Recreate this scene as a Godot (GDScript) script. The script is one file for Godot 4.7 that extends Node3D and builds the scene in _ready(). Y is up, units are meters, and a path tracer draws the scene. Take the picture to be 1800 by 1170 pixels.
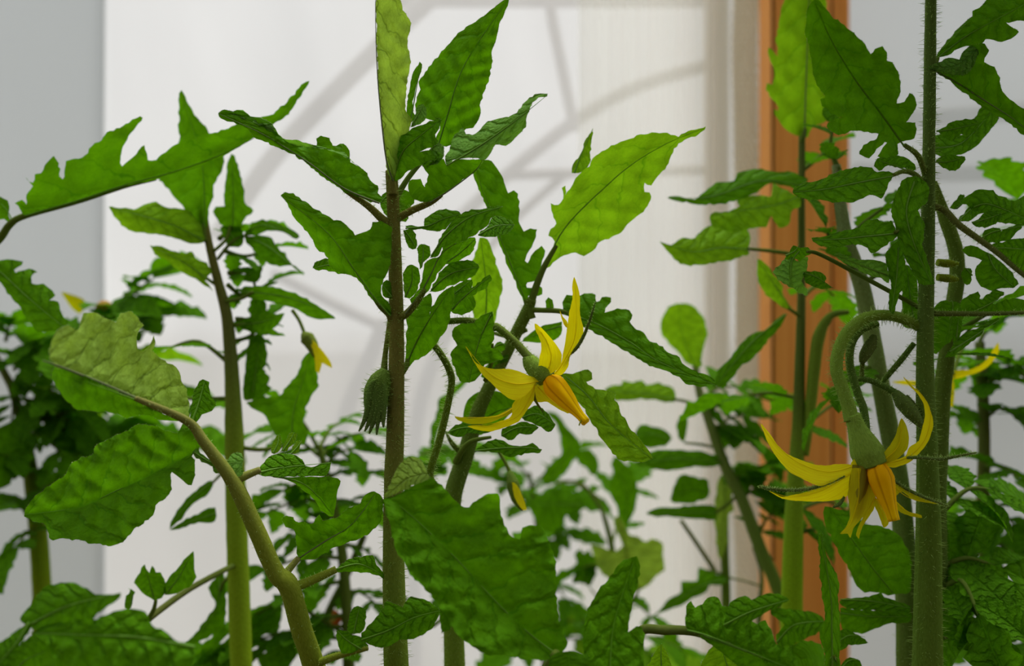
extends Node3D
# Tomato plants in bloom in a small film greenhouse. Distances along the view are given in millimetres, sizes in metres.

const F := 1412.3                      # focal length in pixels of the 1800 x 1170 frame
const EYE := Vector3(0.0, 1.15, 0.0)
var M := {}
var rng := RandomNumberGenerator.new()
var noise := FastNoiseLite.new()
var org := Vector3.ZERO                # base of the plant that is being built
var plant_node: Node3D
var used := {}

func _ready() -> void:
	rng.seed = 7
	noise.seed = 3
	noise.frequency = 1.0
	noise.fractal_octaves = 2
	camera_and_light()
	materials()
	greenhouse()
	plants()

func camera_and_light() -> void:
	var cam := Camera3D.new()
	cam.name = "camera"
	add_child(cam)
	cam.position = EYE
	var lens := CameraAttributesPhysical.new()
	lens.frustum_focal_length = 28.97
	lens.exposure_aperture = 8.8
	lens.frustum_focus_distance = 0.240
	lens.frustum_near = 0.01
	lens.frustum_far = 60.0
	lens.exposure_multiplier = 1.0
	cam.attributes = lens
	cam.fov = 45.0
	cam.near = 0.01
	cam.far = 60.0
	cam.current = true
	var we := WorldEnvironment.new()
	we.name = "environment"
	var e := Environment.new()
	e.background_mode = Environment.BG_SKY
	var sky := Sky.new()
	var sm := ProceduralSkyMaterial.new()
	sm.sky_top_color = Color(0.955, 0.965, 0.975)
	sm.sky_horizon_color = Color(0.97, 0.97, 0.96)
	sm.ground_bottom_color = Color(0.84, 0.83, 0.80)
	sm.ground_horizon_color = Color(0.90, 0.89, 0.87)
	sm.sun_angle_max = 1.0
	sky.sky_material = sm
	e.sky = sky
	e.background_energy_multiplier = 0.82
	e.tonemap_mode = Environment.TONE_MAPPER_LINEAR
	e.tonemap_exposure = 1.22
	e.sdfgi_enabled = true
	e.ssao_enabled = true
	e.ssil_enabled = true
	we.environment = e
	add_child(we)
	# a veiled sun high behind the film, to the right
	var sun := DirectionalLight3D.new()
	sun.name = "veiled_sun"
	sun.light_color = Color(1.0, 0.985, 0.96)
	sun.light_energy = 1.5
	sun.light_angular_distance = 30.0
	sun.shadow_enabled = true
	sun.sky_mode = DirectionalLight3D.SKY_MODE_LIGHT_ONLY
	sun.rotation_degrees = Vector3(-72.0, 150.0, 0.0)
	add_child(sun)

# ------------------------------------------------------------------ materials

func mat(key: String, c: Color, rough := 0.8) -> StandardMaterial3D:
	var m := StandardMaterial3D.new()
	m.resource_name = key
	m.albedo_color = c
	m.roughness = rough
	m.cull_mode = BaseMaterial3D.CULL_DISABLED
	M[key] = m
	return m

func leaf_texture(vein: Color, midrib: Color, blade: Color, seed_: int) -> ImageTexture:
	# print of a leaflet: u runs across (midrib at 0.5), v from base to tip; netted veins and mottle
	var w := 256
	var h := 512
	var im := Image.create(w, h, false, Image.FORMAT_RGB8)
	var n1 := FastNoiseLite.new()
	n1.seed = seed_
	n1.frequency = 0.012
	n1.fractal_octaves = 4
	var n2 := FastNoiseLite.new()
	n2.seed = seed_ + 1
	n2.frequency = 0.05
	n2.noise_type = FastNoiseLite.TYPE_CELLULAR
	n2.cellular_return_type = FastNoiseLite.RETURN_DISTANCE2_SUB
	for y in h:
		for x in w:
			var u := absf(x / float(w) * 2.0 - 1.0)
			var wob := n1.get_noise_2d(x, y)
			var ph := (y / float(h)) * 7.0 - u * 1.5 + wob * 0.35 + (0.5 if x < w / 2 else 0.0)
			var f := absf(ph - roundf(ph))
			var side := clampf(1.0 - f / (0.06 * (1.15 - u)), 0.0, 1.0) * (1.0 - u * 0.5)
			var rib := clampf(1.0 - u / 0.035, 0.0, 1.0)
			var net := clampf(1.0 - (n2.get_noise_2d(x * 1.3, y) + 1.0) * 4.0, 0.0, 1.0) * 0.2
			var c := blade * (1.0 + 0.16 * wob + rng.randf_range(-0.05, 0.05))
			c = c.lerp(vein, clampf(maxf(side * 0.75, net), 0.0, 1.0))
			im.set_pixel(x, y, c.lerp(midrib, rib))
	return ImageTexture.create_from_image(im)

func leaf_relief() -> ImageTexture:
	# domes between the netted veins, grooves along the side veins
	var w := 256
	var h := 512
	var im := Image.create(w, h, false, Image.FORMAT_L8)
	var n1 := FastNoiseLite.new()
	n1.seed = 11
	n1.frequency = 0.012
	n1.fractal_octaves = 4
	var n2 := FastNoiseLite.new()
	n2.seed = 6
	n2.frequency = 0.055
	n2.noise_type = FastNoiseLite.TYPE_CELLULAR
	n2.cellular_return_type = FastNoiseLite.RETURN_DISTANCE
	for y in h:
		for x in w:
			var u := absf(x / float(w) * 2.0 - 1.0)
			var ph := (y / float(h)) * 7.0 - u * 1.5 + n1.get_noise_2d(x, y) * 0.35 + (0.5 if x < w / 2 else 0.0)
			var f := absf(ph - roundf(ph))
			var d := n2.get_noise_2d(x * 1.2, y) + 1.0
			var a := 0.25 + 0.5 * smoothstep(0.0, 0.25, f) * smoothstep(0.0, 0.12, u) - 0.3 * d * d + 0.1 * n1.get_noise_2d(x * 3.0, y * 3.0)
			im.set_pixel(x, y, Color(a, a, a).clamp())
	return ImageTexture.create_from_image(im)

func leafmat(key: String, c: Color, back: Color, tex: Texture2D, relief: Texture2D, rough := 0.6, fuzz := 0.08) -> void:
	var m := mat(key, c, rough)
	m.albedo_texture = tex
	m.metallic_specular = 0.14
	m.backlight_enabled = true
	m.backlight = back
	m.rim_enabled = true
	m.rim = fuzz
	m.rim_tint = 0.4
	m.heightmap_enabled = true
	m.heightmap_texture = relief
	m.heightmap_scale = 0.16

func grain(a: Color, b: Color, sx: float, sy: float, seed_: int, w := 256, h := 256) -> ImageTexture:
	var im := Image.create(w, h, false, Image.FORMAT_RGB8)
	var n := FastNoiseLite.new()
	n.seed = seed_
	n.frequency = 1.0
	n.fractal_octaves = 4
	for y in h:
		for x in w:
			var t := clampf(0.5 + 0.75 * n.get_noise_2d(x * sx, y * sy) + rng.randf_range(-0.06, 0.06), 0.0, 1.0)
			im.set_pixel(x, y, a.lerp(b, t))
	return ImageTexture.create_from_image(im)

func materials() -> void:
	var rel := leaf_relief()
	var ta := leaf_texture(Color(0.60, 0.74, 0.55), Color(0.95, 1.0, 0.9), Color(0.92, 0.94, 0.88), 11)
	var tb := leaf_texture(Color(0.52, 0.56, 0.44), Color(0.55, 0.55, 0.48), Color(0.92, 0.94, 0.86), 23)
	leafmat("young_backlit", Color(0.56, 0.77, 0.15), Color(1.0, 1.0, 0.6), ta, rel)  # paler young growth, with backlit brightness put into the colour as well
	leafmat("leaf", Color(0.39, 0.63, 0.075), Color(0.97, 0.97, 0.5), ta, rel)
	leafmat("pale", Color(0.66, 0.80, 0.38), Color(1.0, 1.0, 0.65), tb, rel, 0.75, 0.2)
	leafmat("downy", Color(0.52, 0.73, 0.33), Color(0.85, 0.9, 0.5), ta, rel, 0.8, 0.3)
	var sg := grain(Color(0.82, 0.84, 0.72), Color(1, 1, 1), 0.09, 0.02, 31)
	var m := mat("stem", Color(1, 1, 1), 0.7)
	m.vertex_color_use_as_albedo = true
	m.albedo_texture = sg
	m.uv1_scale = Vector3(2, 12, 1)
	m.metallic_specular = 0.1
	m.backlight_enabled = true
	m.backlight = Color(0.72, 0.72, 0.45)
	m = mat("rib", Color(0.40, 0.60, 0.12), 0.7)
	m.backlight_enabled = true
	m.backlight = Color(0.4, 0.5, 0.2)
	m = mat("rib_dark", Color(0.40, 0.46, 0.26), 0.7)
	leafmat("rust", Color(0.62, 0.36, 0.12), Color(0.7, 0.4, 0.15), tb, rel)
	m = mat("hair", Color(0.76, 0.85, 0.48), 0.6)
	m.backlight_enabled = true
	m.backlight = Color(0.9, 1.0, 0.7)
	var pt := grain(Color(0.95, 0.90, 0.8), Color(1, 1, 1), 0.08, 0.012, 41)
	m = mat("petal", Color(1.0, 0.97, 0.13), 0.6)
	m.metallic_specular = 0.15
	m.albedo_texture = pt
	m.backlight_enabled = true
	m.backlight = Color(1.0, 1.0, 0.5)
	m.rim_enabled = true
	m.rim = 0.2
	m = mat("petal_green", Color(0.88, 0.87, 0.10), 0.6)
	m.metallic_specular = 0.15
	m.albedo_texture = pt
	m.backlight_enabled = true
	m.backlight = Color(0.8, 0.85, 0.3)
	m = mat("anther", Color(1, 1, 1), 0.6)
	m.metallic_specular = 0.15
	m.vertex_color_use_as_albedo = true
	m.backlight_enabled = true
	m.backlight = Color(0.9, 0.85, 0.4)
	m = mat("sepal", Color(0.20, 0.36, 0.14), 0.75)
	m.rim_enabled = true
	m.rim = 0.5
	m.backlight_enabled = true
	m.backlight = Color(0.4, 0.5, 0.2)
	m = mat("calyx", Color(0.42, 0.66, 0.22), 0.75)
	m.rim_enabled = true
	m.rim = 0.6
	m.backlight_enabled = true
	m.backlight = Color(0.4, 0.5, 0.2)
	# the house
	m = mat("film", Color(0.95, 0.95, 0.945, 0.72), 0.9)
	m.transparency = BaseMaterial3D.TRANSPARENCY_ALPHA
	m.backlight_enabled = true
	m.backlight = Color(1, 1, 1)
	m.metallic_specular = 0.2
	m = mat("dimmed_film", Color(0.70, 0.725, 0.725, 0.86), 0.9)  # greyer film for both ends; their dimness is partly put into the colour
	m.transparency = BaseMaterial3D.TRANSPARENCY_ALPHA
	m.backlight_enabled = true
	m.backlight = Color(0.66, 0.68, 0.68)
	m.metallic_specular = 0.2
	m = mat("clear_film", Color(0.97, 0.98, 1.0, 0.22), 0.2)
	m.transparency = BaseMaterial3D.TRANSPARENCY_ALPHA
	m = mat("film_pleat", Color(0.97, 0.98, 0.90, 0.35), 0.9)
	m.transparency = BaseMaterial3D.TRANSPARENCY_ALPHA
	m.backlight_enabled = true
	m.backlight = Color(1, 1, 0.95)
	m = mat("bubble", Color(0.84, 0.81, 0.70, 0.95), 0.6)
	m.transparency = BaseMaterial3D.TRANSPARENCY_ALPHA
	m.backlight_enabled = true
	m.backlight = Color(0.9, 0.88, 0.8)
	m = mat("batten", Color(0.84, 0.78, 0.58), 0.8)
	m = mat("lath", Color(0.58, 0.51, 0.36), 0.8)
	m = mat("cord", Color(0.86, 0.85, 0.80), 0.9)
	m.backlight_enabled = true
	m.backlight = Color(0.5, 0.5, 0.46)
	m = mat("hoop", Color(0.62, 0.61, 0.60), 0.7)
	var wood := grain(Color(0.86, 0.54, 0.18), Color(0.94, 0.64, 0.27), 0.07, 0.006, 51)
	m = mat("wood", Color(1, 1, 1), 0.75)
	m.albedo_texture = wood
	m.uv1_scale = Vector3(1, 1, 1)
	m = mat("soil", Color(0.24, 0.18, 0.13), 1.0)
	m = mat("gravel", Color(0.42, 0.41, 0.38), 1.0)
	m = mat("boards", Color(0.34, 0.27, 0.20), 0.85)

# ------------------------------------------------------------------ small tools

func at(px: float, py: float, mm: float) -> Vector3:
	return EYE + Vector3((px - 900.0) / F, (585.0 - py) / F, -1.0) * mm * 0.001

func put(parent: Node, called: String, mesh: Mesh) -> MeshInstance3D:
	var o := MeshInstance3D.new()
	o.name = called
	o.mesh = mesh
	parent.add_child(o, true)
	return o

func named(called: String) -> String:
	var n: int = used.get(called, 0)
	used[called] = n + 1
	return called if n == 0 else "%s_%03d" % [called, n]

func tag(o: Node, label: String, category: String, group := "", kind := "") -> void:
	if label: o.set_meta("label", label)
	if category: o.set_meta("category", category)
	if group: o.set_meta("group", group)
	if kind: o.set_meta("kind", kind)

func arrays(v: PackedVector3Array, n: PackedVector3Array, uv: PackedVector2Array, idx: PackedInt32Array, col := PackedColorArray()) -> Array:
	var a := []
	a.resize(Mesh.ARRAY_MAX)
	a[Mesh.ARRAY_VERTEX] = v
	a[Mesh.ARRAY_NORMAL] = n
	if uv.size(): a[Mesh.ARRAY_TEX_UV] = uv
	if col.size(): a[Mesh.ARRAY_COLOR] = col
	a[Mesh.ARRAY_INDEX] = idx
	return a

func normals(v: PackedVector3Array, idx: PackedInt32Array) -> PackedVector3Array:
	var n := PackedVector3Array()
	n.resize(v.size())
	for k in range(0, idx.size(), 3):
		var a := idx[k]
		var b := idx[k + 1]
		var c := idx[k + 2]
		var q := (v[c] - v[a]).cross(v[b] - v[a])
		n[a] += q
		n[b] += q
		n[c] += q
	for k in n.size():
		n[k] = n[k].normalized() if n[k].length_squared() > 1e-24 else Vector3.UP
	return n

func crom(p: Array, k: int, t: float) -> Vector3:
	var n := p.size()
	var a: Vector3 = p[maxi(k - 1, 0)]
	var b: Vector3 = p[k]
	var c: Vector3 = p[mini(k + 1, n - 1)]
	var d: Vector3 = p[mini(k + 2, n - 1)]
	return b.cubic_interpolate(c, a, d, t)

func smooth(flat: Array, each := 6) -> Array:
	# triplets (px, py, mm) -> smooth list of the same
	var p := []
	for k in range(0, flat.size(), 3):
		p.append(Vector3(flat[k], flat[k + 1], flat[k + 2]))
	if p.size() < 2:
		return p
	var out := []
	for k in p.size() - 1:
		for j in each:
			out.append(crom(p, k, j / float(each)))
	out.append(p[-1])
	return out

func world(path: Array) -> Array:
	var out := []
	for q in path:
		out.append(at(q.x, q.y, q.z) - org)
	return out

func tube_arrays(pts: Array, radii: Array, seg := 10, cols := [], bumpy := 0.04, ribs := 0.0) -> Array:
	var n := pts.size()
	var v := PackedVector3Array()
	var uv := PackedVector2Array()
	var col := PackedColorArray()
	var idx := PackedInt32Array()
	var up := Vector3(0.31, 0.17, 0.93)
	var run := 0.0
	for k in n:
		var p: Vector3 = pts[k]
		var dir: Vector3 = (pts[mini(k + 1, n - 1)] - pts[maxi(k - 1, 0)]).normalized()
		var s := dir.cross(up).normalized()
		if s.length() < 0.1:
			s = dir.cross(Vector3.RIGHT).normalized()
		var w := s.cross(dir).normalized()
		up = w
		var f := k / float(n - 1) * (radii.size() - 1)
		var r: float = lerpf(radii[int(f)], radii[mini(int(f) + 1, radii.size() - 1)], f - int(f))
		if k: run += p.distance_to(pts[k - 1])
		var c := Color.WHITE
		if cols.size():
			var g := k / float(n - 1) * (cols.size() - 1)
			c = (cols[int(g)] as Color).lerp(cols[mini(int(g) + 1, cols.size() - 1)], g - int(g))
		for j in seg + 1:
			var a := TAU * j / seg
			var rr := r * (1.0 + bumpy * noise.get_noise_3d(p.x * 150.0 + cos(a) * 1.3, p.y * 150.0, p.z * 150.0 + sin(a) * 1.3) + ribs * cos(a * 5.0))
			v.append(p + (s * cos(a) + w * sin(a)) * rr)
			uv.append(Vector2(j / float(seg), run * 8.0))
			if cols.size(): col.append(c.lerp(c * Color(0.45, 0.28, 0.2), clampf(-cos(a * 5.0) * 4.0 - 3.0, 0.0, 1.0) * 0.8 * minf(1.0, ribs * 10.0)))
	for k in n - 1:
		for j in seg:
			var a := k * (seg + 1) + j
			var b := a + seg + 1
			idx.append_array(PackedInt32Array([a, a + 1, b, a + 1, b + 1, b]))
	for end in 2:
		var c := v.size()
		v.append(pts[0] if end == 0 else pts[-1])
		uv.append(Vector2(0.5, 0))
		if cols.size(): col.append(cols[0] if end == 0 else cols[-1])
		for j in seg:
			var a := j if end == 0 else (n - 1) * (seg + 1) + j
			idx.append_array(PackedInt32Array([c, a + 1, a] if end == 0 else [c, a, a + 1]))
	return arrays(v, normals(v, idx), uv, idx, col)

func tube(parent: Node, called: String, pts: Array, radii: Array, m: String, seg := 10, cols := [], ribs := 0.0) -> MeshInstance3D:
	var mesh := ArrayMesh.new()
	mesh.add_surface_from_arrays(Mesh.PRIMITIVE_TRIANGLES, tube_arrays(pts, radii, seg, cols, 0.04, ribs))
	mesh.surface_set_material(0, M[m])
	return put(parent, called, mesh)

func hair(parent: Node, pts: Array, radii: Array, per_mm: float, long: float, thin := 0.06) -> void:
	# short pale hairs standing off a stem, all around
	var v := PackedVector3Array()
	var n := PackedVector3Array()
	var idx := PackedInt32Array()
	for k in pts.size() - 1:
		var a: Vector3 = pts[k]
		var b: Vector3 = pts[k + 1]
		var d := (b - a).normalized()
		var s := d.cross(Vector3(0.2, 0.3, 0.9)).normalized()
		var w := s.cross(d)
		var f := k / float(pts.size() - 1) * (radii.size() - 1)
		var r: float = lerpf(radii[int(f)], radii[mini(int(f) + 1, radii.size() - 1)], f - int(f))
		for j in int(a.distance_to(b) * 1000.0 * per_mm):
			var g := rng.randf() * TAU
			var o := s * cos(g) + w * sin(g)
			var root := a.lerp(b, rng.randf()) + o * r * 0.96
			var l := long * 0.001 * (rng.randf_range(0.15, 0.4) if rng.randf() < 0.6 else rng.randf_range(0.7, 1.4))
			var bend := (d * rng.randf_range(-0.5, 0.6) + o.cross(d) * rng.randf_range(-0.6, 0.6))
			var midp := root + o * l * 0.55 + bend * l * 0.12
			var tip := root + o * l * 0.9 + bend * l * 0.5
			var e := o.cross(d).normalized() * thin * 0.001
			var e2 := d * thin * 0.001
			var c := v.size()
			v.append_array(PackedVector3Array([root - e, root + e, root + e2 * 1.7, midp - e * 0.7, midp + e * 0.7, midp + e2 * 1.2, tip]))
			n.append_array(PackedVector3Array([-e, e, e2, -e, e, e2, o]))
			idx.append_array(PackedInt32Array([c, c + 1, c + 4, c, c + 4, c + 3, c + 1, c + 2, c + 5, c + 1, c + 5, c + 4, c + 2, c, c + 3, c + 2, c + 3, c + 5, c + 3, c + 4, c + 6, c + 4, c + 5, c + 6, c + 5, c + 3, c + 6]))
	if v.is_empty():
		return
	for k in n.size(): n[k] = n[k].normalized()
	var mesh := ArrayMesh.new()
	mesh.add_surface_from_arrays(Mesh.PRIMITIVE_TRIANGLES, arrays(v, n, PackedVector2Array(), idx))
	mesh.surface_set_material(0, M["hair"])
	var o := put(parent, "fine_hair", mesh)
	tag(o, "", "", "", "stuff")

# ------------------------------------------------------------------ plants: stems and leaf blades

func plant(called: String, label: String, px: float, py: float, mm: float) -> void:
	# a plant stands on the soil under the lowest point of its stem
	plant_node = Node3D.new()
	plant_node.name = named(called)
	add_child(plant_node)
	var p := at(px, py, mm)
	org = Vector3(p.x, 0.0, p.z)
	plant_node.position = org
	tag(plant_node, label, "plant", "tomato plants in the greenhouse")

func stem(called: String, flat: Array, radii: Array, cols: Array, down := false, hairs := 0.0, long := 1.6, m := "stem", parent: Node = null) -> MeshInstance3D:
	var pts := world(smooth(flat, 7))
	var rr := radii.duplicate()
	for k in rr.size(): rr[k] = rr[k] * 0.001
	if hairs > 0.0: hair(parent if parent else plant_node, pts, rr, hairs, long)
	if down:
		# carry the stem on down to the soil
		var last: Vector3 = pts[-1]
		var d: Vector3 = (pts[-1] - pts[-3]).normalized()
		var h := last.y
		var steps := 14
		var n0 := pts.size()
		for k in range(1, steps + 1):
			var f := k / float(steps)
			pts.append(Vector3(last.x + d.x * h * (f - f * f * 0.5) * 0.25, h * (1.0 - f) - 0.01 * f, last.z + d.z * h * 0.1 * (f - f * f * 0.5)))
		var all := []
		for k in pts.size():
			if k < n0:
				var f := k / float(n0 - 1) * (rr.size() - 1)
				all.append(lerpf(rr[int(f)], rr[mini(int(f) + 1, rr.size() - 1)], f - int(f)))
			else:
				all.append(rr[-1] * (1.0 + 0.6 * (k - n0 + 1) / steps))
		var allc := []
		for k in pts.size():
			var f := minf(1.0, k / float(n0 - 1)) * (cols.size() - 1)
			allc.append((cols[int(f)] as Color).lerp(cols[mini(int(f) + 1, cols.size() - 1)], f - int(f)))
		rr = all
		cols = allc
	return tube(parent if parent else plant_node, called, pts, rr, m, 14, cols)

func node(called: String, label := "", parent: Node = null) -> Node3D:
	var o := Node3D.new()
	o.name = called
	(parent if parent else plant_node).add_child(o, true)
	if label: o.set_meta("label", label)
	return o

func blade(parent: Node, called: String, m: String, flat: Array, edge: Array, kl: float, kr: float, opt := {}) -> MeshInstance3D:
	# a leaf blade: its edge and its midrib; the blade leaves the midrib at slopes kl and kr, bulges between the side veins and ripples at the edge
	var g: float = opt.get("g", 8.0)
	var q: float = opt.get("q", 0.6) * 1.7
	var curl: float = opt.get("curl", 0.0)
	var rip: float = opt.get("rip", 0.5)
	var veins: float = opt.get("n", 7.0)
	var teeth: float = 1.0 if called == "leaflet" else 0.25
	var mid := smooth(flat, 7)
	var cum := [0.0]
	for k in range(1, mid.size()):
		cum.append(cum[-1] + Vector2(mid[k].x - mid[k - 1].x, mid[k].y - mid[k - 1].y).length())
	var total: float = cum[-1]
	# edge, smoothed and set with even steps
	var pe := []
	for k in range(0, edge.size(), 2):
		pe.append(Vector2(edge[k], edge[k + 1]))
	var ne := pe.size()
	var poly := PackedVector2Array()
	for k in ne:
		var a: Vector2 = pe[(k + ne - 1) % ne]
		var b: Vector2 = pe[k]
		var c: Vector2 = pe[(k + 1) % ne]
		var d: Vector2 = pe[(k + 2) % ne]
		var steps := maxi(1, int(b.distance_to(c) / (g * 0.8)))
		for j in steps:
			var t := j / float(steps)
			var at_edge := b.lerp(c, t).lerp(b.cubic_interpolate(c, a, d, t), 0.7)
			var outward := (c - b).orthogonal().normalized()
			poly.append(at_edge + outward * teeth * (noise.get_noise_2d(at_edge.x * 0.09, at_edge.y * 0.09) * 2.6 + noise.get_noise_2d(at_edge.x * 0.03 + 50.0, at_edge.y * 0.03) * 2.0))
	var pts := poly.duplicate()
	var lo := poly[0]
	var hi := poly[0]
	for p in poly:
		lo = lo.min(p)
		hi = hi.max(p)
	var row := 0
	var y := lo.y + g * 0.5
	while y < hi.y:
		var x := lo.x + (g * 0.5 if row % 2 else 0.0)
		while x < hi.x:
			var p := Vector2(x + rng.randf_range(-0.12, 0.12) * g, y + rng.randf_range(-0.12, 0.12) * g)
			if Geometry2D.is_point_in_polygon(p, poly):
				var near := false
				for e in poly:
					if absf(e.x - p.x) < g * 0.55 and absf(e.y - p.y) < g * 0.55:
						near = true
						break
				if not near: pts.append(p)
			x += g
		y += g * 0.87
		row += 1
	var tri := Geometry2D.triangulate_delaunay(pts)
	var idx := PackedInt32Array()
	for k in range(0, tri.size(), 3):
		var c := (pts[tri[k]] + pts[tri[k + 1]] + pts[tri[k + 2]]) / 3.0
		if Geometry2D.is_point_in_polygon(c, poly):
			var flip := (pts[tri[k + 1]] - pts[tri[k]]).cross(pts[tri[k + 2]] - pts[tri[k]]) < 0.0
			idx.append_array(PackedInt32Array([tri[k], tri[k + 2], tri[k + 1]] if flip else [tri[k], tri[k + 1], tri[k + 2]]))
	# place along the midrib (t), across it (s)
	var ts := PackedFloat32Array()
	var ss := PackedFloat32Array()
	var ds := PackedFloat32Array()
	var wl := PackedFloat32Array()
	var wr := PackedFloat32Array()
	wl.resize(13)
	wr.resize(13)
	for i in pts.size():
		var p := pts[i]
		var best := 1e18
		var bt := 0.0
		var bs := 0.0
		var bd := 0.0
		for k in mid.size() - 1:
			var a := Vector2(mid[k].x, mid[k].y)
			var ab := Vector2(mid[k + 1].x, mid[k + 1].y) - a
			var l2 := ab.length_squared()
			var f := clampf((p - a).dot(ab) / maxf(l2, 1e-6), 0.0, 1.0)
			var dd := p.distance_squared_to(a + ab * f)
			if dd < best:
				best = dd
				bt = (cum[k] + f * (cum[k + 1] - cum[k])) / maxf(total, 1e-6)
				bs = sqrt(dd) * (1.0 if ab.cross(p - a) > 0.0 else -1.0)
				bd = lerpf(mid[k].z, mid[k + 1].z, f)
		ts.append(bt)
		ss.append(bs)
		ds.append(bd)
		if i < poly.size():
			var bin := clampi(int(bt * 12.0 + 0.5), 0, 12)
			for b2 in range(maxi(0, bin - 2), mini(12, bin + 2) + 1):
				if bs < 0: wl[b2] = maxf(wl[b2], -bs)
				else: wr[b2] = maxf(wr[b2], bs)
	var v := PackedVector3Array()
	var uv := PackedVector2Array()
	var ph0: float = rng.randf() * 10.0
	for i in pts.size():
		var p := pts[i]
		var f := ts[i] * 12.0
		var b2 := mini(int(f), 11)
		var wside := wl if ss[i] < 0.0 else wr
		var w := maxf(lerpf(wside[b2], wside[b2 + 1], f - b2), 2.0)
		var u := clampf(absf(ss[i]) / w, 0.0, 1.0)
		var mm := absf(ss[i]) * ds[i] / F
		var dep := ds[i] + (kl if ss[i] < 0.0 else kr) * mm + curl * mm * mm / maxf(w * ds[i] / F, 1.0)
		var ph := ts[i] * veins - u * 1.5 + (0.5 if ss[i] < 0.0 else 0.0) + 0.15 * noise.get_noise_2d(p.x * 0.02 + ph0, p.y * 0.02)
		var bulge := pow(absf(sin(PI * ph)), 0.7) * smoothstep(0.0, 0.25, u) * (1.0 - 0.4 * u)
		var big := minf(1.0, w * ds[i] / F / 10.0)
		dep -= q * big * bulge
		dep += rip * big * (2.2 * u * u * noise.get_noise_3d(p.x * 0.03, p.y * 0.03, ph0) + 0.9 * noise.get_noise_3d(p.x * 0.011, p.y * 0.011, ph0 + 9.0))
		v.append(at(p.x, p.y, dep) - org)
		var wob := 0.012 * noise.get_noise_2d(p.x * 0.05, p.y * 0.05 + ph0)
		uv.append(Vector2(0.5 + 0.5 * u * signf(ss[i]) + wob, 1.0 - ts[i] + wob))
	var n := normals(v, idx)
	var mesh := ArrayMesh.new()
	mesh.add_surface_from_arrays(Mesh.PRIMITIVE_TRIANGLES, arrays(v, n, uv, idx))
	mesh.surface_set_material(0, M[m])
	var rib: float = opt.get("rib", 0.35) * 0.75
	if rib > 0.0:
		var line := []
		for k in mid.size():
			line.append(at(mid[k].x, mid[k].y, mid[k].z - q * 0.05) - org)
		mesh.add_surface_from_arrays(Mesh.PRIMITIVE_TRIANGLES, tube_arrays(line, [rib * 0.001, rib * 0.0008, rib * 0.0005, rib * 0.0002], 6))
		mesh.surface_set_material(1, M[opt.get("ribm", "rib")])
	if called == "leaflet" and mid[0].z < 262.0 and mid[0].z > 210.0:
		# short down along the edge
		var hv := PackedVector3Array()
		var hn := PackedVector3Array()
		var hi2 := PackedInt32Array()
		var ctr := Vector3.ZERO
		for i in poly.size(): ctr += v[i] / poly.size()
		for i in poly.size():
			var a: Vector3 = v[i]
			var b: Vector3 = v[(i + 1) % poly.size()]
			var nn := n[i]
			var along := (b - a).normalized()
			var away := along.cross(nn).normalized()
			if away.dot(a - ctr) < 0.0: away = -away
			for j in int(a.distance_to(b) * 5200.0):
				var root := a.lerp(b, rng.randf())
				var hd := (away + nn * rng.randf_range(-0.9, 0.9) + along * rng.randf_range(-0.5, 0.5)).normalized()
				var l := rng.randf_range(0.12, 0.42) * 0.001
				var e := hd.cross(Vector3(0, 0, 1)).normalized() * 0.000028
				var c := hv.size()
				hv.append_array(PackedVector3Array([root - e, root + e, root + hd * l]))
				hn.append_array(PackedVector3Array([nn, nn, nn]))
				hi2.append_array(PackedInt32Array([c, c + 1, c + 2]))
		if hv.size():
			mesh.add_surface_from_arrays(Mesh.PRIMITIVE_TRIANGLES, arrays(hv, hn, PackedVector2Array(), hi2))
			mesh.surface_set_material(mesh.get_surface_count() - 1, M["hair"])
	var o := put(parent, called, mesh)
	if opt.has("label"): o.set_meta("label", opt.label)
	return o

func leaflet(parent: Node, m: String, base: Vector3, dir: Vector3, side: Vector3, long: float, wide: float, droop: float, fold: float, sd: int, rows := 18) -> MeshInstance3D:
	# a lobed leaflet by its own measures: base, direction, sideways axis, length and width
	var r := RandomNumberGenerator.new()
	r.seed = sd
	var up := side.cross(dir).normalized()
	var cols := 4
	var v := PackedVector3Array()
	var uv := PackedVector2Array()
	var idx := PackedInt32Array()
	var lobes := r.randf_range(2.6, 4.2)
	var ph := r.randf()
	var sway := r.randf_range(-0.12, 0.12)
	for k in rows + 1:
		var t := k / float(rows)
		var c := base + dir * long * (t - droop * t * t * 0.35) - up * long * droop * t * t * 0.7 + side * long * sway * t * t
		for j in range(-cols, cols + 1):
			var u := j / float(cols)
			var sgn := signf(u)
			var lo := fposmod(t * lobes + ph + (0.4 if u < 0 else 0.0), 1.0)
			var tooth := 0.62 + 0.38 * (1.0 - lo) if lo > 0.12 else lerpf(0.62, 1.0, lo / 0.12)
			var w := wide * pow(maxf(0.0, sin(PI * pow(t, 0.72))), 0.8) * lerpf(1.0, tooth, smoothstep(0.05, 0.2, t) * (1.0 - smoothstep(0.75, 0.95, t)))
			var s := absf(u) * w
			var p := c + side * sgn * s + dir * s * 0.42 + up * s * fold
			p += up * long * 0.03 * noise.get_noise_3d(p.x * 60.0, p.y * 60.0, sd % 1000) + up * long * 0.022 * absf(sin(PI * (t * 6.0 - absf(u)))) * absf(u)
			v.append(p)
			uv.append(Vector2(0.5 + 0.5 * u, 1.0 - t))
	var cw := cols * 2 + 1
	for k in rows:
		for j in cw - 1:
			var a := k * cw + j
			idx.append_array(PackedInt32Array([a, a + cw, a + 1, a + 1, a + cw, a + cw + 1]))
	var mesh := ArrayMesh.new()
	mesh.add_surface_from_arrays(Mesh.PRIMITIVE_TRIANGLES, arrays(v, normals(v, idx), uv, idx))
	mesh.surface_set_material(0, M[m])
	return put(parent, "leaflet", mesh)

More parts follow.
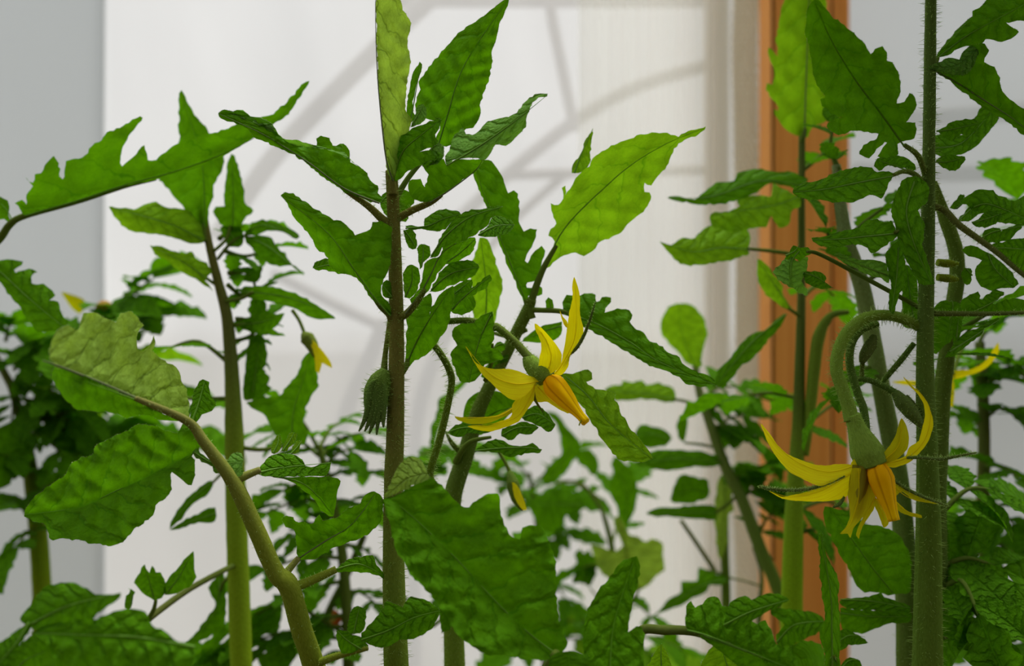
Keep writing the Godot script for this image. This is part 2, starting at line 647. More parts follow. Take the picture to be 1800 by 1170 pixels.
func compound(flat: Array, pairs: int, size: float, m: String, sd: int, roll := 0.0, thick := 1.1, droop := 0.35, tint := Color(0.18, 0.27, 0.05)) -> void:
	# a feathered tomato leaf: stalk, paired leaflets of unequal size and one at the end; size in mm
	var r := RandomNumberGenerator.new()
	r.seed = sd
	var pts := world(smooth(flat, 6))
	var rr := [thick * 0.001, thick * 0.0007, thick * 0.0004]
	var leaf := tube(plant_node, "leaf", pts, rr, "stem", 8, [tint, tint])
	var n := pts.size()
	for k in pairs:
		var f := lerpf(0.28, 0.86, k / maxf(1.0, pairs - 1.0))
		for s in [-1.0, 1.0]:
			var i := clampi(int(f * (n - 1) + r.randf_range(-0.8, 0.8)), 1, n - 2)
			var d: Vector3 = (pts[i + 1] - pts[i - 1]).normalized()
			var sd_ax := d.cross(Vector3.UP.rotated(d, roll)).normalized()
			var dir: Vector3 = (d * r.randf_range(0.35, 0.75) + sd_ax * s + Vector3(0, r.randf_range(-0.35, 0.15), 0)).normalized()
			var l := size * 0.001 * (0.55 + 0.45 * sin(PI * (0.25 + 0.6 * f))) * r.randf_range(0.75, 1.15)
			if k % 2 == 1 and pairs > 2 and r.randf() < 0.5: l *= 0.4
			var ax: Vector3 = dir.cross(Vector3.UP.rotated(d, roll + r.randf_range(-0.5, 0.5))).normalized()
			leaflet(leaf, m, pts[i], dir, ax, l, l * r.randf_range(0.26, 0.36), droop * r.randf_range(0.3, 1.4), r.randf_range(-0.15, 0.35), r.randi())
	var d2: Vector3 = (pts[-1] - pts[-3]).normalized()
	var ax2 := d2.cross(Vector3.UP.rotated(d2, roll)).normalized()
	leaflet(leaf, m, pts[-1], d2, ax2, size * 0.00125, size * 0.0004, droop, 0.2, r.randi(), 22)

func lathe(parent: Node, called: String, a: Vector3, b: Vector3, radii: Array, m: String, cols := [], seg := 20, ribs := 0.0) -> MeshInstance3D:
	var pts := []
	for k in 17:
		pts.append(a.lerp(b, k / 16.0))
	return tube(parent, called, pts, radii, m, seg, cols, ribs)

func sheet(parent: Node, called: String, m: String, x0: float, x1: float, y0: float, y1: float, z: float, waves: float, nx: int, ny: int, pleat := 0.0, pitch := 0.05) -> MeshInstance3D:
	# hanging film with soft folds; pleat is the depth of regular upright folds
	var v := PackedVector3Array()
	var uv := PackedVector2Array()
	var idx := PackedInt32Array()
	for j in ny + 1:
		for i in nx + 1:
			var x := lerpf(x0, x1, i / float(nx))
			var y := lerpf(y0, y1, j / float(ny))
			var d := waves * (noise.get_noise_3d(x * 3.0, y * 1.1, z * 9.0) + 0.35 * noise.get_noise_3d(x * 11.0, y * 3.0, z * 5.0))
			d += pleat * (0.7 * sin(x / pitch * TAU) + 0.5 * sin(x / pitch * TAU * 2.3 + 1.0) + 0.4 * noise.get_noise_2d(x * 40.0, y * 1.5))
			v.append(Vector3(x, y, z + d))
			uv.append(Vector2(x, y))
	for j in ny:
		for i in nx:
			var a := j * (nx + 1) + i
			idx.append_array(PackedInt32Array([a, a + nx + 1, a + 1, a + 1, a + nx + 1, a + nx + 2]))
	var mesh := ArrayMesh.new()
	mesh.add_surface_from_arrays(Mesh.PRIMITIVE_TRIANGLES, arrays(v, normals(v, idx), uv, idx))
	mesh.surface_set_material(0, M[m])
	return put(parent, called, mesh)

func beam(parent: Node, called: String, lo: Vector3, hi: Vector3, m: String, bev := 0.002) -> MeshInstance3D:
	# a sawn length of timber with eased edges, grain along its longest side
	var c := (lo + hi) / 2.0
	var h := (hi - lo) / 2.0
	var v := PackedVector3Array()
	var n := PackedVector3Array()
	var uv := PackedVector2Array()
	var idx := PackedInt32Array()
	var along := h.max_axis_index()
	for ax in 3:
		for s in [-1.0, 1.0]:
			var a := (ax + 1) % 3
			var b := (ax + 2) % 3
			var k := v.size()
			for q in [[-1, -1], [1, -1], [1, 1], [-1, 1]]:
				var p := Vector3()
				p[ax] = s * h[ax]
				p[a] = q[0] * (h[a] - bev)
				p[b] = q[1] * (h[b] - bev)
				v.append(c + p)
				var nn := Vector3()
				nn[ax] = s
				n.append(nn)
				var g := (c + p)[along] * 1.7
				var o := a if b == along else b
				uv.append(Vector2((c + p)[o] * 7.0 + ax * 0.3 if ax != along else (c + p)[a] * 7.0, g if ax != along else (c + p)[b] * 7.0))
			idx.append_array(PackedInt32Array([k, k + 1, k + 2, k, k + 2, k + 3] if s < 0 else [k, k + 2, k + 1, k, k + 3, k + 2]))
	# eased edges
	for ax in 3:
		var a := (ax + 1) % 3
		var b := (ax + 2) % 3
		for sa in [-1.0, 1.0]:
			for sb in [-1.0, 1.0]:
				var k := v.size()
				for e in [-1.0, 1.0]:
					var p := Vector3()
					p[ax] = e * (h[ax] - bev)
					p[a] = sa * h[a]
					p[b] = sb * (h[b] - bev)
					var p2 := p
					p2[a] = sa * (h[a] - bev)
					p2[b] = sb * h[b]
					v.append(c + p)
					v.append(c + p2)
					var nn := Vector3()
					nn[a] = sa
					nn[b] = sb
					n.append(nn.normalized())
					n.append(nn.normalized())
					uv.append(Vector2(0.1, (c + p)[along] * 1.7))
					uv.append(Vector2(0.12, (c + p)[along] * 1.7))
				idx.append_array(PackedInt32Array([k, k + 2, k + 1, k + 1, k + 2, k + 3]))
	var mesh := ArrayMesh.new()
	mesh.add_surface_from_arrays(Mesh.PRIMITIVE_TRIANGLES, arrays(v, n, uv, idx))
	mesh.surface_set_material(0, M[m])
	return put(parent, called, mesh)

func bar(flat: Array, wide: float, label: String) -> void:
	org = Vector3.ZERO
	var o := tube(self, named("hoop_pipe"), world(smooth(flat, 8)), [wide * 0.0005, wide * 0.0005], "hoop", 12)
	tag(o, label, "pipe", "frame pipes behind the film")

func greenhouse() -> void:
	var fl := beam(self, "floor", Vector3(-2.2, -0.3, -1.0), Vector3(2.2, 0.0, 1.02), "soil")
	tag(fl, "dark greenhouse soil below the plants", "", "", "structure")
	var gr := beam(self, "ground", Vector3(-40, -0.5, -60), Vector3(40, -0.31, 30), "gravel")
	tag(gr, "pale concrete yard outside the greenhouse", "", "", "structure")
	var top := sheet(self, "ceiling", "clear_film", -2.2, 2.2, 0.0, 2.02, 0.0, 0.0, 8, 8)
	top.rotation_degrees.x = -90
	top.position = Vector3(0, 2.3, 1.02)
	tag(top, "clear roof film of the greenhouse", "", "", "structure")
	for s in [-1.0, 1.0]:
		var w := sheet(self, "wall_left" if s < 0 else "wall_right", "film", -1.02, 1.0, 0.0, 2.3, 0.0, 0.01, 20, 10)
		w.rotation_degrees.y = -90
		w.position.x = 2.2 * s
		tag(w, "white side film of the greenhouse", "", "", "structure")
	var rear := Node3D.new()  # unseen board wall behind the camera, added to keep frontal light low
	rear.name = "added_wall_rear"
	add_child(rear)
	tag(rear, "added dark board wall behind the view, cutting frontal light", "", "", "structure")
	for k in 22:
		beam(rear, "board", Vector3(-2.2 + k * 0.2, 0.0, 1.0), Vector3(-2.2 + k * 0.2 + 0.194, 2.3, 1.02 + 0.004 * (k % 3)), "boards")
	# the film behind the plants
	var wb := sheet(self, "wall_back", "film", -0.46, 0.30, 0.0, 2.3, -0.900, 0.012, 60, 60)
	tag(wb, "white translucent greenhouse film behind the plants", "", "", "structure")
	var wl := sheet(self, "wall_back_end", "dimmed_film", -2.2, -0.452, 0.0, 2.3, -0.893, 0.008, 60, 30)
	tag(wl, "greyer film at the end of the back wall, partly dimmed by colour", "", "", "structure")
	var wr := sheet(self, "wall_back_bay", "dimmed_film", 0.26, 2.2, 0.0, 2.3, -0.935, 0.012, 60, 40)
	tag(wr, "greyer film of the bay behind the timber post, partly dimmed by colour", "", "", "structure")
	var ov := sheet(self, "film_curtain", "film_pleat", 0.073, 0.222, 0.0, 2.3, -0.885, 0.003, 120, 30, 0.004, 0.034)
	tag(ov, "pale pleated film curtain hanging behind the plants", "curtain")
	# tan batten wrapped in film, bubble film strip and rope beside the post
	var bt := beam(self, "timber_batten", Vector3(0.2236, 0.0, -0.935), Vector3(0.249, 2.3, -0.917), "batten")
	tag(bt, "tan upright batten between white film and bubble film", "batten")
	var bs := beam(self, "timber_lath", Vector3(0.2685, 0.0, -0.868), Vector3(0.2775, 2.3, -0.856), "lath")
	tag(bs, "thin grey brown lath between bubble film and post", "lath")
	var bub := MeshInstance3D.new()
	bub.mesh = bubble_strip(0.2385, 0.2665, 0.60, 1.70, -0.866)
	bub.name = "bubble_film"
	add_child(bub)
	tag(bub, "upright strip of creased bubble film beside the timber post", "film strip")
	var post := Node3D.new()
	post.name = "timber_post"
	add_child(post)
	post.position = Vector3(0.27, 0, -0.72)
	tag(post, "orange brown timber post of two boards behind the plants", "post")
	beam(post, "board", Vector3(-0.037, 0.0, -0.04), Vector3(0.0165, 2.3, 0.0), "wood")
	beam(post, "board", Vector3(0.0185, 0.0, -0.045), Vector3(0.036, 2.3, -0.007), "wood")
	# frame of the house beyond, seen as soft grey bars through the film
	bar([380, 420, 1010, 470, 290, 1010, 560, 190, 1010, 650, 100, 1010, 720, 30, 1010, 800, -40, 1010], 24, "wide grey roof pipe rising behind the left plants")
	bar([690, 2, 1030, 900, 2, 1030, 1250, 2, 1030], 16, "level grey pipe along the top of the film")
	bar([955, -60, 1000, 972, 40, 1000, 990, 130, 1000, 1010, 230, 1000], 14, "straight grey strut slanting down from the level pipe")
	bar([800, 390, 1020, 885, 312, 1020, 960, 250, 1020, 1030, 200, 1020, 1120, 152, 1020, 1250, 112, 1020], 17, "curved grey hoop behind the pleated film curtain")
	bar([880, 308, 1045, 1000, 304, 1045, 1250, 298, 1045], 14, "level grey pipe behind the pointed backlit leaf")
	bar([830, 470, 1060, 900, 390, 1060, 1000, 300, 1060], 12, "thin grey strut behind the upright narrow leaf")
	bar([480, 480, 1000, 545, 512, 1000, 600, 540, 1000, 660, 568, 1002, 676, 574, 1004], 15, "short grey pipe slanting beside the brown hairy stem")
	bar([680, 560, 1005, 645, 640, 1005, 610, 720, 1005, 590, 830, 1005, 575, 1300, 1005, 560, 2640, 1005], 20, "grey pipe leaning below the short slanting pipe")
	bar([800, 560, 1005, 760, 640, 1005, 735, 730, 1005, 730, 830, 1005, 728, 1300, 1005, 726, 2640, 1005], 18, "grey pipe between the hairy stem and the truss stalk")
	bar([1500, 210, 1060, 1660, 205, 1060, 1850, 190, 1060], 26, "level grey pipe behind the bluish film")
	bar([1500, 300, 1060, 1680, 305, 1060, 1850, 300, 1060], 22, "lower level grey pipe behind the bluish film")

func bubble_strip(x0: float, x1: float, y0: float, y1: float, z: float) -> Mesh:
	var v := PackedVector3Array()
	var uv := PackedVector2Array()
	var idx := PackedInt32Array()
	var nx := 28
	var ny := 1000
	var p := 0.0072
	for j in ny + 1:
		for i in nx + 1:
			var x := lerpf(x0, x1, i / float(nx))
			var y := lerpf(y0, y1, j / float(ny))
			var rowi := floori(y / (p * 0.87))
			var lx := fposmod(x + (p * 0.5 if rowi % 2 else 0.0), p) - p * 0.5
			var ly := y - (rowi + 0.5) * p * 0.87
			var r := sqrt(lx * lx + ly * ly) / (p * 0.46)
			var h := 0.0034 * sqrt(maxf(0.0, 1.0 - r * r)) if r < 1.0 else 0.0
			var roll := 0.006 * sin(PI * i / nx)
			v.append(Vector3(x + 0.004 * noise.get_noise_2d(y * 3.0, 1.0) , y, z + h + roll + 0.004 * noise.get_noise_2d(x * 30.0, y * 2.0)))
			uv.append(Vector2(x, y))
	for j in ny:
		for i in nx:
			var a := j * (nx + 1) + i
			idx.append_array(PackedInt32Array([a, a + nx + 1, a + 1, a + 1, a + nx + 1, a + nx + 2]))
	var mesh := ArrayMesh.new()
	mesh.add_surface_from_arrays(Mesh.PRIMITIVE_TRIANGLES, arrays(v, normals(v, idx), uv, idx))
	mesh.surface_set_material(0, M["bubble"])
	return mesh

func plants() -> void:
	centre_plant()
	second_plant()
	left_plant()
	long_leaf_plant()
	right_plant()
	broad_leaf_plant()
	post_plant()
	pale_plant()
	stout_plant()
	corner_plant()
	slanting_plant()
	hanging_leaf_plant()
	low_plant()
	far_left_plant()
	back_plant()
	centre_back_plant()

func centre_plant() -> void:
	var leaf: Node
	var flower: Node
	plant("tomato_plant", "tomato plant with a brownish hairy stem and the open yellow star flower", 697, 1170, 240)
	stem("stem", [688, 300, 240, 691, 360, 240, 694, 450, 240, 697, 560, 240, 697, 640, 240, 695, 760, 240, 692, 850, 240, 692, 1000, 240, 697, 1185, 240], [1.8, 1.9, 2, 2.2, 2.35, 2.7, 2.9, 3.3, 3.8], [Color(0.26, 0.25, 0.06), Color(0.26, 0.25, 0.06), Color(0.26, 0.25, 0.06), Color(0.27, 0.26, 0.07), Color(0.26, 0.32, 0.06), Color(0.27, 0.4, 0.05)], true, 16, 2)
	leaf = stem("leaf", [691, 342, 238, 690, 328, 238, 689, 316, 238], [1.3, 1.2, 1], [Color(0.26, 0.25, 0.06), Color(0.26, 0.25, 0.06)], false, 0, 1.2)
	blade(leaf, "leaflet", "pale", [691, 318, 237, 679, 280, 234.5, 670, 205, 232, 664, 137, 229.5, 661, 68, 227, 661, -10, 224.5, 673, -109, 222], [689, 318, 680, 297, 674, 239, 668, 191, 664, 137, 662, 68, 661, -10, 663, -62, 674, -113, 689, -68, 700, -21, 709, 17, 720, 34, 722, 48, 718, 62, 718, 85, 721, 109, 715, 144, 713, 191, 723, 209, 720, 229, 713, 246, 708, 270, 701, 291], 0.3, 0.5, {"q": -0.4, "g": 7, "rip": 0.9, "ribm": "rib_dark"})
	blade(leaf, "leaflet", "leaf", [691, 316, 238, 708, 267, 236, 742, 236, 234, 774, 211, 232], [689, 317, 681, 294, 678, 260, 684, 236, 701, 239, 713, 236, 720, 229, 742, 219, 774, 209, 776, 215, 766, 236, 768, 253, 737, 267, 762, 262, 779, 274, 742, 289, 718, 301, 701, 316], 0.5, -0.4, {"g": 7})
	blade(leaf, "leaflet", "leaf", [720, 222, 239, 728, 178, 238.5, 740, 111, 238], [716, 219, 715, 185, 720, 157, 725, 133, 737, 109, 741, 113, 740, 126, 733, 144, 728, 171, 726, 191, 730, 209], 0.3, 0.3, {"g": 7})
	blade(leaf, "leaflet", "downy", [725, 219, 235, 744, 186, 235], [721, 224, 728, 205, 735, 188, 744, 183, 749, 190, 749, 205, 742, 215, 728, 222], 0.5, -0.3, {"g": 6})
	leaf = stem("leaf", [694, 352, 241, 721, 308, 243.5, 769, 253, 246], [1, 0.8, 0.6], [Color(0.19, 0.28, 0.05), Color(0.19, 0.28, 0.05)], false, 0, 1.2)
	blade(leaf, "leaflet", "leaf", [769, 260, 246, 786, 205, 244, 817, 113, 242, 892, 0, 240], [896, -5, 877, 7, 841, 34, 814, 51, 790, 75, 776, 91, 757, 113, 745, 132, 737, 144, 737, 157, 732, 178, 730, 195, 742, 205, 762, 212, 773, 222, 766, 246, 773, 256, 803, 253, 810, 232, 831, 224, 844, 205, 845, 178, 855, 150, 862, 130, 865, 113, 865, 96, 872, 68, 879, 41, 892, 10], 0.45, 0.1, {"q": 0.9, "n": 9, "g": 7})
	leaf = stem("leaf", [696, 386, 240, 721, 371, 238.7, 756, 356, 237.3, 776, 342, 236], [1.2, 1.1, 0.9, 0.7], [Color(0.26, 0.25, 0.06), Color(0.26, 0.25, 0.06)], false, 12, 1)
	blade(leaf, "leaflet", "leaf", [756, 356, 236, 793, 332, 234, 834, 301, 232, 848, 281, 230], [745, 354, 728, 350, 718, 332, 720, 318, 738, 315, 745, 328, 752, 308, 742, 291, 752, 284, 779, 280, 785, 291, 803, 280, 841, 279, 849, 283, 831, 304, 793, 332, 762, 354], -0.3, 0.3, {"q": -0.6, "g": 6, "ribm": "rib_dark"})
	blade(leaf, "leaflet", "downy", [785, 291, 229, 844, 256, 228, 906, 212, 227, 961, 168, 226], [785, 291, 783, 274, 793, 253, 800, 236, 814, 224, 819, 236, 831, 238, 844, 227, 858, 214, 879, 208, 903, 202, 916, 188, 930, 171, 944, 164, 961, 165, 962, 170, 947, 172, 937, 181, 926, 205, 923, 222, 906, 244, 889, 255, 872, 255, 862, 270, 848, 282, 841, 279, 803, 280], 0.8, -0.1, {"q": 0.5, "g": 6})
	blade(leaf, "leaflet", "downy", [762, 287, 232, 759, 262, 232, 773, 253, 232], [737, 291, 745, 284, 762, 280, 756, 263, 771, 251, 780, 256, 779, 274, 769, 287, 752, 291], 0.5, -0.4, {"g": 6})
	leaf = stem("leaf", [687, 398, 240, 670, 383, 238.7, 646, 361, 237.3, 605, 333, 236], [1.3, 1.2, 1, 0.7], [Color(0.26, 0.25, 0.06), Color(0.26, 0.25, 0.06)], false, 12, 1.1)
	blade(leaf, "leaflet", "leaf", [667, 357, 236, 605, 331, 234, 550, 291, 232, 503, 260, 230, 455, 232, 228, 385, 200, 226], [670, 356, 655, 357, 636, 349, 605, 336, 571, 312, 544, 291, 513, 271, 492, 259, 475, 255, 451, 243, 438, 229, 421, 219, 400, 213, 386, 205, 383, 198, 390, 193, 410, 194, 427, 195, 441, 203, 468, 212, 482, 222, 492, 239, 509, 246, 537, 251, 557, 256, 556, 244, 564, 239, 578, 243, 585, 256, 591, 256, 598, 251, 609, 255, 615, 270, 617, 284, 632, 294, 646, 304, 651, 318, 663, 326, 665, 338, 671, 346], 0.2, 0.25, {"q": -0.9, "n": 8, "g": 6, "ribm": "rib_dark"})
	blade(leaf, "leaflet", "downy", [619, 291, 233, 544, 253, 231, 482, 226, 229, 400, 197, 227], [636, 297, 605, 274, 578, 264, 537, 257, 506, 254, 485, 239, 462, 224, 431, 212, 393, 202, 390, 194, 410, 194, 427, 194, 441, 203, 468, 211, 482, 222, 493, 239, 509, 245, 537, 251, 557, 256, 585, 263, 605, 268, 619, 284], 0.6, 1.2, {"q": 0.2, "g": 6, "rib": 0})
	leaf = stem("leaf", [691, 574, 240, 684, 553, 238.7, 669, 538, 237.3, 655, 519, 236], [1.2, 1, 0.9, 0.6], [Color(0.26, 0.25, 0.06), Color(0.19, 0.28, 0.05)], false, 8, 1)
	blade(leaf, "leaflet", "leaf", [686, 555, 237, 655, 519, 234.2, 621, 471, 231.5, 576, 409, 228.8, 494, 344, 226], [493, 343, 501, 338, 515, 341, 532, 351, 556, 367, 573, 377, 587, 385, 604, 391, 614, 401, 624, 413, 638, 409, 652, 403, 655, 392, 669, 389, 686, 399, 688, 437, 686, 464, 676, 485, 671, 502, 672, 519, 686, 536, 686, 556, 669, 539, 652, 522, 638, 502, 621, 486, 600, 478, 587, 473, 578, 464, 576, 454, 570, 444, 561, 442, 556, 433, 547, 416, 532, 399, 518, 382, 505, 358], 0.55, 0.3, {"q": 0.8, "n": 8, "g": 7})
	blade(leaf, "leaflet", "leaf", [600, 478, 236, 580, 466, 234, 551, 471, 232], [587, 461, 578, 454, 566, 455, 553, 462, 549, 471, 556, 475, 573, 475, 594, 481, 611, 481, 614, 478], 0.4, 0.3, {"g": 6})
	blade(leaf, "leaflet", "leaf", [689, 522, 238, 676, 505, 238, 672, 497, 238], [686, 526, 672, 519, 671, 502, 679, 493, 688, 498, 689, 515], 0.4, 0.2, {"g": 6})
	leaf = stem("leaf", [698, 560, 240, 715, 551, 237.7, 734, 529, 235.3, 747, 509, 233], [1.2, 1.1, 0.9, 0.6], [Color(0.26, 0.25, 0.06), Color(0.19, 0.28, 0.05)], false, 10, 1)
	blade(leaf, "leaflet", "leaf", [713, 551, 236, 741, 512, 234, 758, 481, 232, 778, 444, 230, 819, 418, 228], [780, 429, 776, 444, 768, 452, 756, 454, 747, 464, 744, 478, 741, 495, 734, 512, 720, 526, 724, 536, 712, 552, 730, 538, 745, 519, 755, 506, 765, 489, 775, 472, 789, 455, 806, 437, 823, 419, 802, 426], -0.3, 0.3, {"q": -0.5, "g": 6, "ribm": "rib_dark"})
	blade(leaf, "leaflet", "leaf", [758, 450, 230, 785, 413, 228, 829, 380, 226, 884, 363, 224], [884, 363, 874, 362, 860, 365, 840, 367, 823, 370, 809, 377, 792, 392, 785, 403, 775, 416, 768, 433, 758, 447, 756, 454, 771, 450, 780, 431, 802, 429, 819, 420, 836, 413, 843, 406, 860, 392, 867, 375], 0.8, -0.2, {"q": 0.6, "g": 6})
	blade(leaf, "leaflet", "leaf", [841, 413, 236, 871, 397, 238, 903, 395, 240], [840, 413, 857, 396, 867, 382, 884, 382, 901, 391, 905, 397, 891, 409, 871, 416, 853, 417], 0.6, -0.4, {"g": 6})
	blade(leaf, "leaflet", "leaf", [713, 401, 246, 751, 397, 244.7, 778, 385, 243.3, 807, 376, 242], [712, 397, 720, 395, 744, 397, 747, 385, 758, 375, 778, 368, 806, 373, 811, 378, 792, 392, 783, 403, 768, 407, 747, 403, 724, 403], 0.6, -0.3, {"g": 6})
	blade(leaf, "leaflet", "leaf", [783, 462, 238, 809, 444, 237, 836, 419, 236], [782, 464, 788, 450, 802, 437, 819, 420, 836, 417, 838, 426, 826, 447, 806, 459, 792, 464], -0.4, 0.4, {"g": 6})
	blade(leaf, "leaflet", "leaf", [758, 509, 238, 792, 481, 236, 841, 469, 234], [756, 513, 765, 495, 778, 471, 795, 461, 826, 457, 840, 464, 841, 474, 829, 485, 809, 495, 792, 502, 775, 510], 0.5, 0.2, {"g": 6})
	blade(leaf, "leaflet", "leaf", [795, 544, 240, 819, 519, 238, 862, 485, 236], [795, 548, 799, 522, 809, 512, 836, 502, 852, 486, 860, 483, 864, 488, 857, 502, 840, 514, 819, 526, 806, 532], 0.5, 0.1, {"g": 6})
	blade(leaf, "leaflet", "leaf", [795, 519, 244, 812, 505, 244, 829, 491, 244], [792, 546, 792, 512, 806, 498, 829, 491, 829, 512, 836, 539, 812, 553], 0.2, 0.1, {"g": 7})
	blade(leaf, "leaflet", "leaf", [741, 468, 236, 744, 447, 236, 743, 429, 236], [739, 473, 733, 437, 741, 428, 753, 433, 755, 447, 745, 462], 0.4, 0.3, {"g": 6})
	blade(leaf, "leaflet", "leaf", [712, 406, 242, 724, 423, 242, 731, 436, 242], [709, 406, 724, 404, 733, 423, 731, 437, 720, 434, 711, 420], 0.3, -0.3, {"g": 6})
	blade(leaf, "leaflet", "leaf", [713, 522, 241, 724, 495, 241, 724, 468, 241], [711, 522, 710, 478, 720, 466, 734, 471, 738, 491, 730, 514, 720, 524], 0.3, 0.3, {"g": 6})
	blade(leaf, "leaflet", "leaf", [669, 356, 248, 686, 338, 248, 701, 332, 248], [669, 358, 672, 341, 686, 334, 705, 334, 724, 338, 729, 351, 720, 368, 713, 389, 689, 385, 676, 375], 0.4, -0.3, {"g": 7})
	leaf = stem("leaf", [701, 662, 241, 713, 645, 242.5, 717, 632, 244], [1, 0.9, 0.7], [Color(0.19, 0.28, 0.05), Color(0.19, 0.28, 0.05)], false, 0, 1.2)
	blade(leaf, "leaflet", "leaf", [714, 642, 244, 734, 597, 242, 758, 556, 240, 792, 507, 238], [712, 657, 713, 632, 715, 574, 717, 546, 734, 532, 758, 515, 759, 532, 755, 553, 759, 539, 775, 515, 795, 502, 798, 519, 792, 553, 785, 577, 775, 594, 758, 615, 741, 628, 724, 637], 0.6, -0.1, {"q": 0.5, "g": 7})
	leaf = stem("leaf", [853, 669, 242, 863, 641, 239, 865, 604, 236], [0.7, 0.6, 0.5], [Color(0.19, 0.28, 0.05), Color(0.19, 0.28, 0.05)], false, 0, 1.2)
	blade(leaf, "leaflet", "leaf", [863, 553, 234, 842, 600, 236, 824, 669, 238], [866, 547, 868, 587, 870, 597, 863, 611, 876, 614, 885, 628, 853, 641, 844, 655, 835, 669, 825, 673, 808, 669, 801, 652, 794, 635, 794, 618, 803, 607, 794, 590, 798, 576, 812, 568, 832, 566, 846, 556, 856, 551], -0.4, 0.5, {"q": -0.6, "g": 7})
	stem("truss_stalk", [757, 600, 246, 774, 621, 248, 789, 648, 250, 794, 672, 252, 786, 717, 254, 772, 775, 256, 757, 823, 258, 757, 843, 260, 771, 871, 262], [1, 1.05, 1.1, 1.1, 1.15, 1.2, 1.3, 1.3], [Color(0.19, 0.28, 0.05), Color(0.27, 0.4, 0.05)], false, 18, 2)
	stem("flower_stalk", [781, 565, 244, 812, 563, 243.1, 835, 565, 242.3, 866, 574, 241.4, 876, 576, 240.6, 904, 600, 239.7, 921, 618, 238.9, 936, 635, 238], [0.95, 0.95, 1, 1.35, 1.15, 1.2, 1.25, 1.5], [Color(0.19, 0.28, 0.05), Color(0.26, 0.36, 0.08)], false, 20, 1)
	flower = node("flower", "open yellow star flower with a pointed orange anther cone")
	stem("calyx", [925, 626, 239, 935, 640, 238, 946, 652, 237, 960, 668, 236], [1.3, 2.5, 2.9, 3, 2.4], [Color(0.32, 0.5, 0.08), Color(0.3, 0.46, 0.07)], false, 60, 0.9, "stem", flower)
	blade(flower, "petal", "petal", [955, 669, 235, 904, 674, 231.3, 859, 655, 227.7, 819, 609, 224], [818, 608, 827, 621, 835, 636, 853, 645, 870, 648, 894, 648, 914, 653, 935, 662, 955, 666, 941, 672, 936, 682, 921, 696, 906, 703, 894, 700, 876, 686, 863, 672, 849, 659, 839, 645, 829, 628], -0.3, 0.5, {"q": 0, "g": 5, "rip": 0.25, "rib": 0.22, "ribm": "petal"})
	blade(flower, "petal", "petal", [957, 666, 236, 969, 628, 234.7, 960, 597, 233.3, 940, 569, 232], [940, 568, 952, 576, 962, 587, 974, 600, 986, 618, 988, 624, 986, 641, 976, 652, 965, 657, 955, 665, 948, 666, 947, 652, 948, 628, 952, 611, 948, 594, 941, 580], -0.3, -0.9, {"q": 0, "g": 5, "rip": 0.25, "rib": 0.22, "ribm": "petal"})
	blade(flower, "petal", "petal", [976, 657, 236, 991, 635, 234.8, 1010, 594, 233.5, 1013, 539, 232.2, 1009, 487, 231], [1009, 486, 1015, 501, 1019, 518, 1020, 553, 1025, 573, 1026, 590, 1022, 600, 1010, 614, 1001, 628, 999, 645, 987, 659, 976, 659, 974, 655, 985, 641, 990, 618, 993, 604, 996, 583, 998, 566, 1001, 546, 1006, 525, 1006, 501], 0.3, 0.5, {"q": 0, "g": 5, "rip": 0.25, "rib": 0.22, "ribm": "petal"})
	blade(flower, "petal", "petal", [996, 575, 234, 991, 561, 234, 984, 546, 234], [984, 545, 989, 556, 998, 566, 997, 576, 991, 570, 986, 556], 0.3, 0.3, {"q": 0, "g": 5, "rip": 0.25, "rib": 0.22, "ribm": "petal"})
	blade(flower, "petal", "petal", [941, 672, 236, 928, 706, 233.3, 900, 737, 230.7, 822, 749, 228], [941, 672, 938, 703, 924, 724, 911, 741, 887, 751, 863, 758, 842, 756, 822, 749, 835, 747, 859, 747, 876, 741, 894, 735, 900, 727, 900, 713, 906, 703, 921, 694, 931, 682], 0.5, -0.3, {"q": 0, "g": 5, "rip": 0.25, "rib": 0.22, "ribm": "petal"})
	blade(flower, "petal", "petal_green", [904, 715, 234, 870, 732, 230, 801, 733, 226], [902, 715, 887, 723, 870, 730, 849, 733, 825, 735, 799, 731, 805, 738, 829, 745, 859, 743, 883, 734, 900, 725], 0.4, 0.4, {"q": 0, "g": 5, "rip": 0.25, "rib": 0.22, "ribm": "petal"})
	blade(flower, "petal", "petal", [945, 679, 238, 969, 703, 237.5, 998, 724, 237], [939, 674, 936, 703, 948, 707, 962, 706, 986, 721, 1001, 726, 991, 703, 969, 682, 955, 672], 0.3, -0.3, {"q": 0, "g": 5, "rip": 0.25, "rib": 0.22, "ribm": "petal"})
	stem("sepal", [1047, 530, 228, 1041, 549, 229.6, 1034, 570, 231.2, 1025, 592, 232.8, 1012, 613, 234.4, 993, 628, 236], [0.12, 0.3, 0.4, 0.5, 0.5, 0.4], [Color(0.152778, 0.25, 0.0694444), Color(0.171053, 0.25, 0.0657895)], false, 14, 0.6, "stem", flower)
	stem("sepal", [955, 724, 237, 941, 703, 236.5, 937, 679, 236], [0.2, 0.4, 0.4], [Color(0.178571, 0.25, 0.0535714), Color(0.26, 0.25, 0.0416667)], false, 0, 0.6, "stem", flower)
	stem("sepal", [853, 739, 231, 876, 731, 232.5, 900, 717, 234], [0.15, 0.35, 0.4], [Color(0.15, 0.25, 0.05), Color(0.175, 0.25, 0.05)], false, 0, 0.6, "stem", flower)
	lathe(flower, "anther_cone", at(964, 666, 235) - org, at(1030, 742, 227) - org, [0.0018, 0.0031, 0.0033, 0.0031, 0.0028, 0.0024, 0.0019, 0.0014, 0.0012, 0.0013], "anther", [Color(0.95, 0.55, 0.0), Color(1.0, 0.66, 0.0), Color(1.0, 0.72, 0.0), Color(1.0, 0.76, 0.0), Color(1.0, 0.8, 0.0)], 40, 0.09)
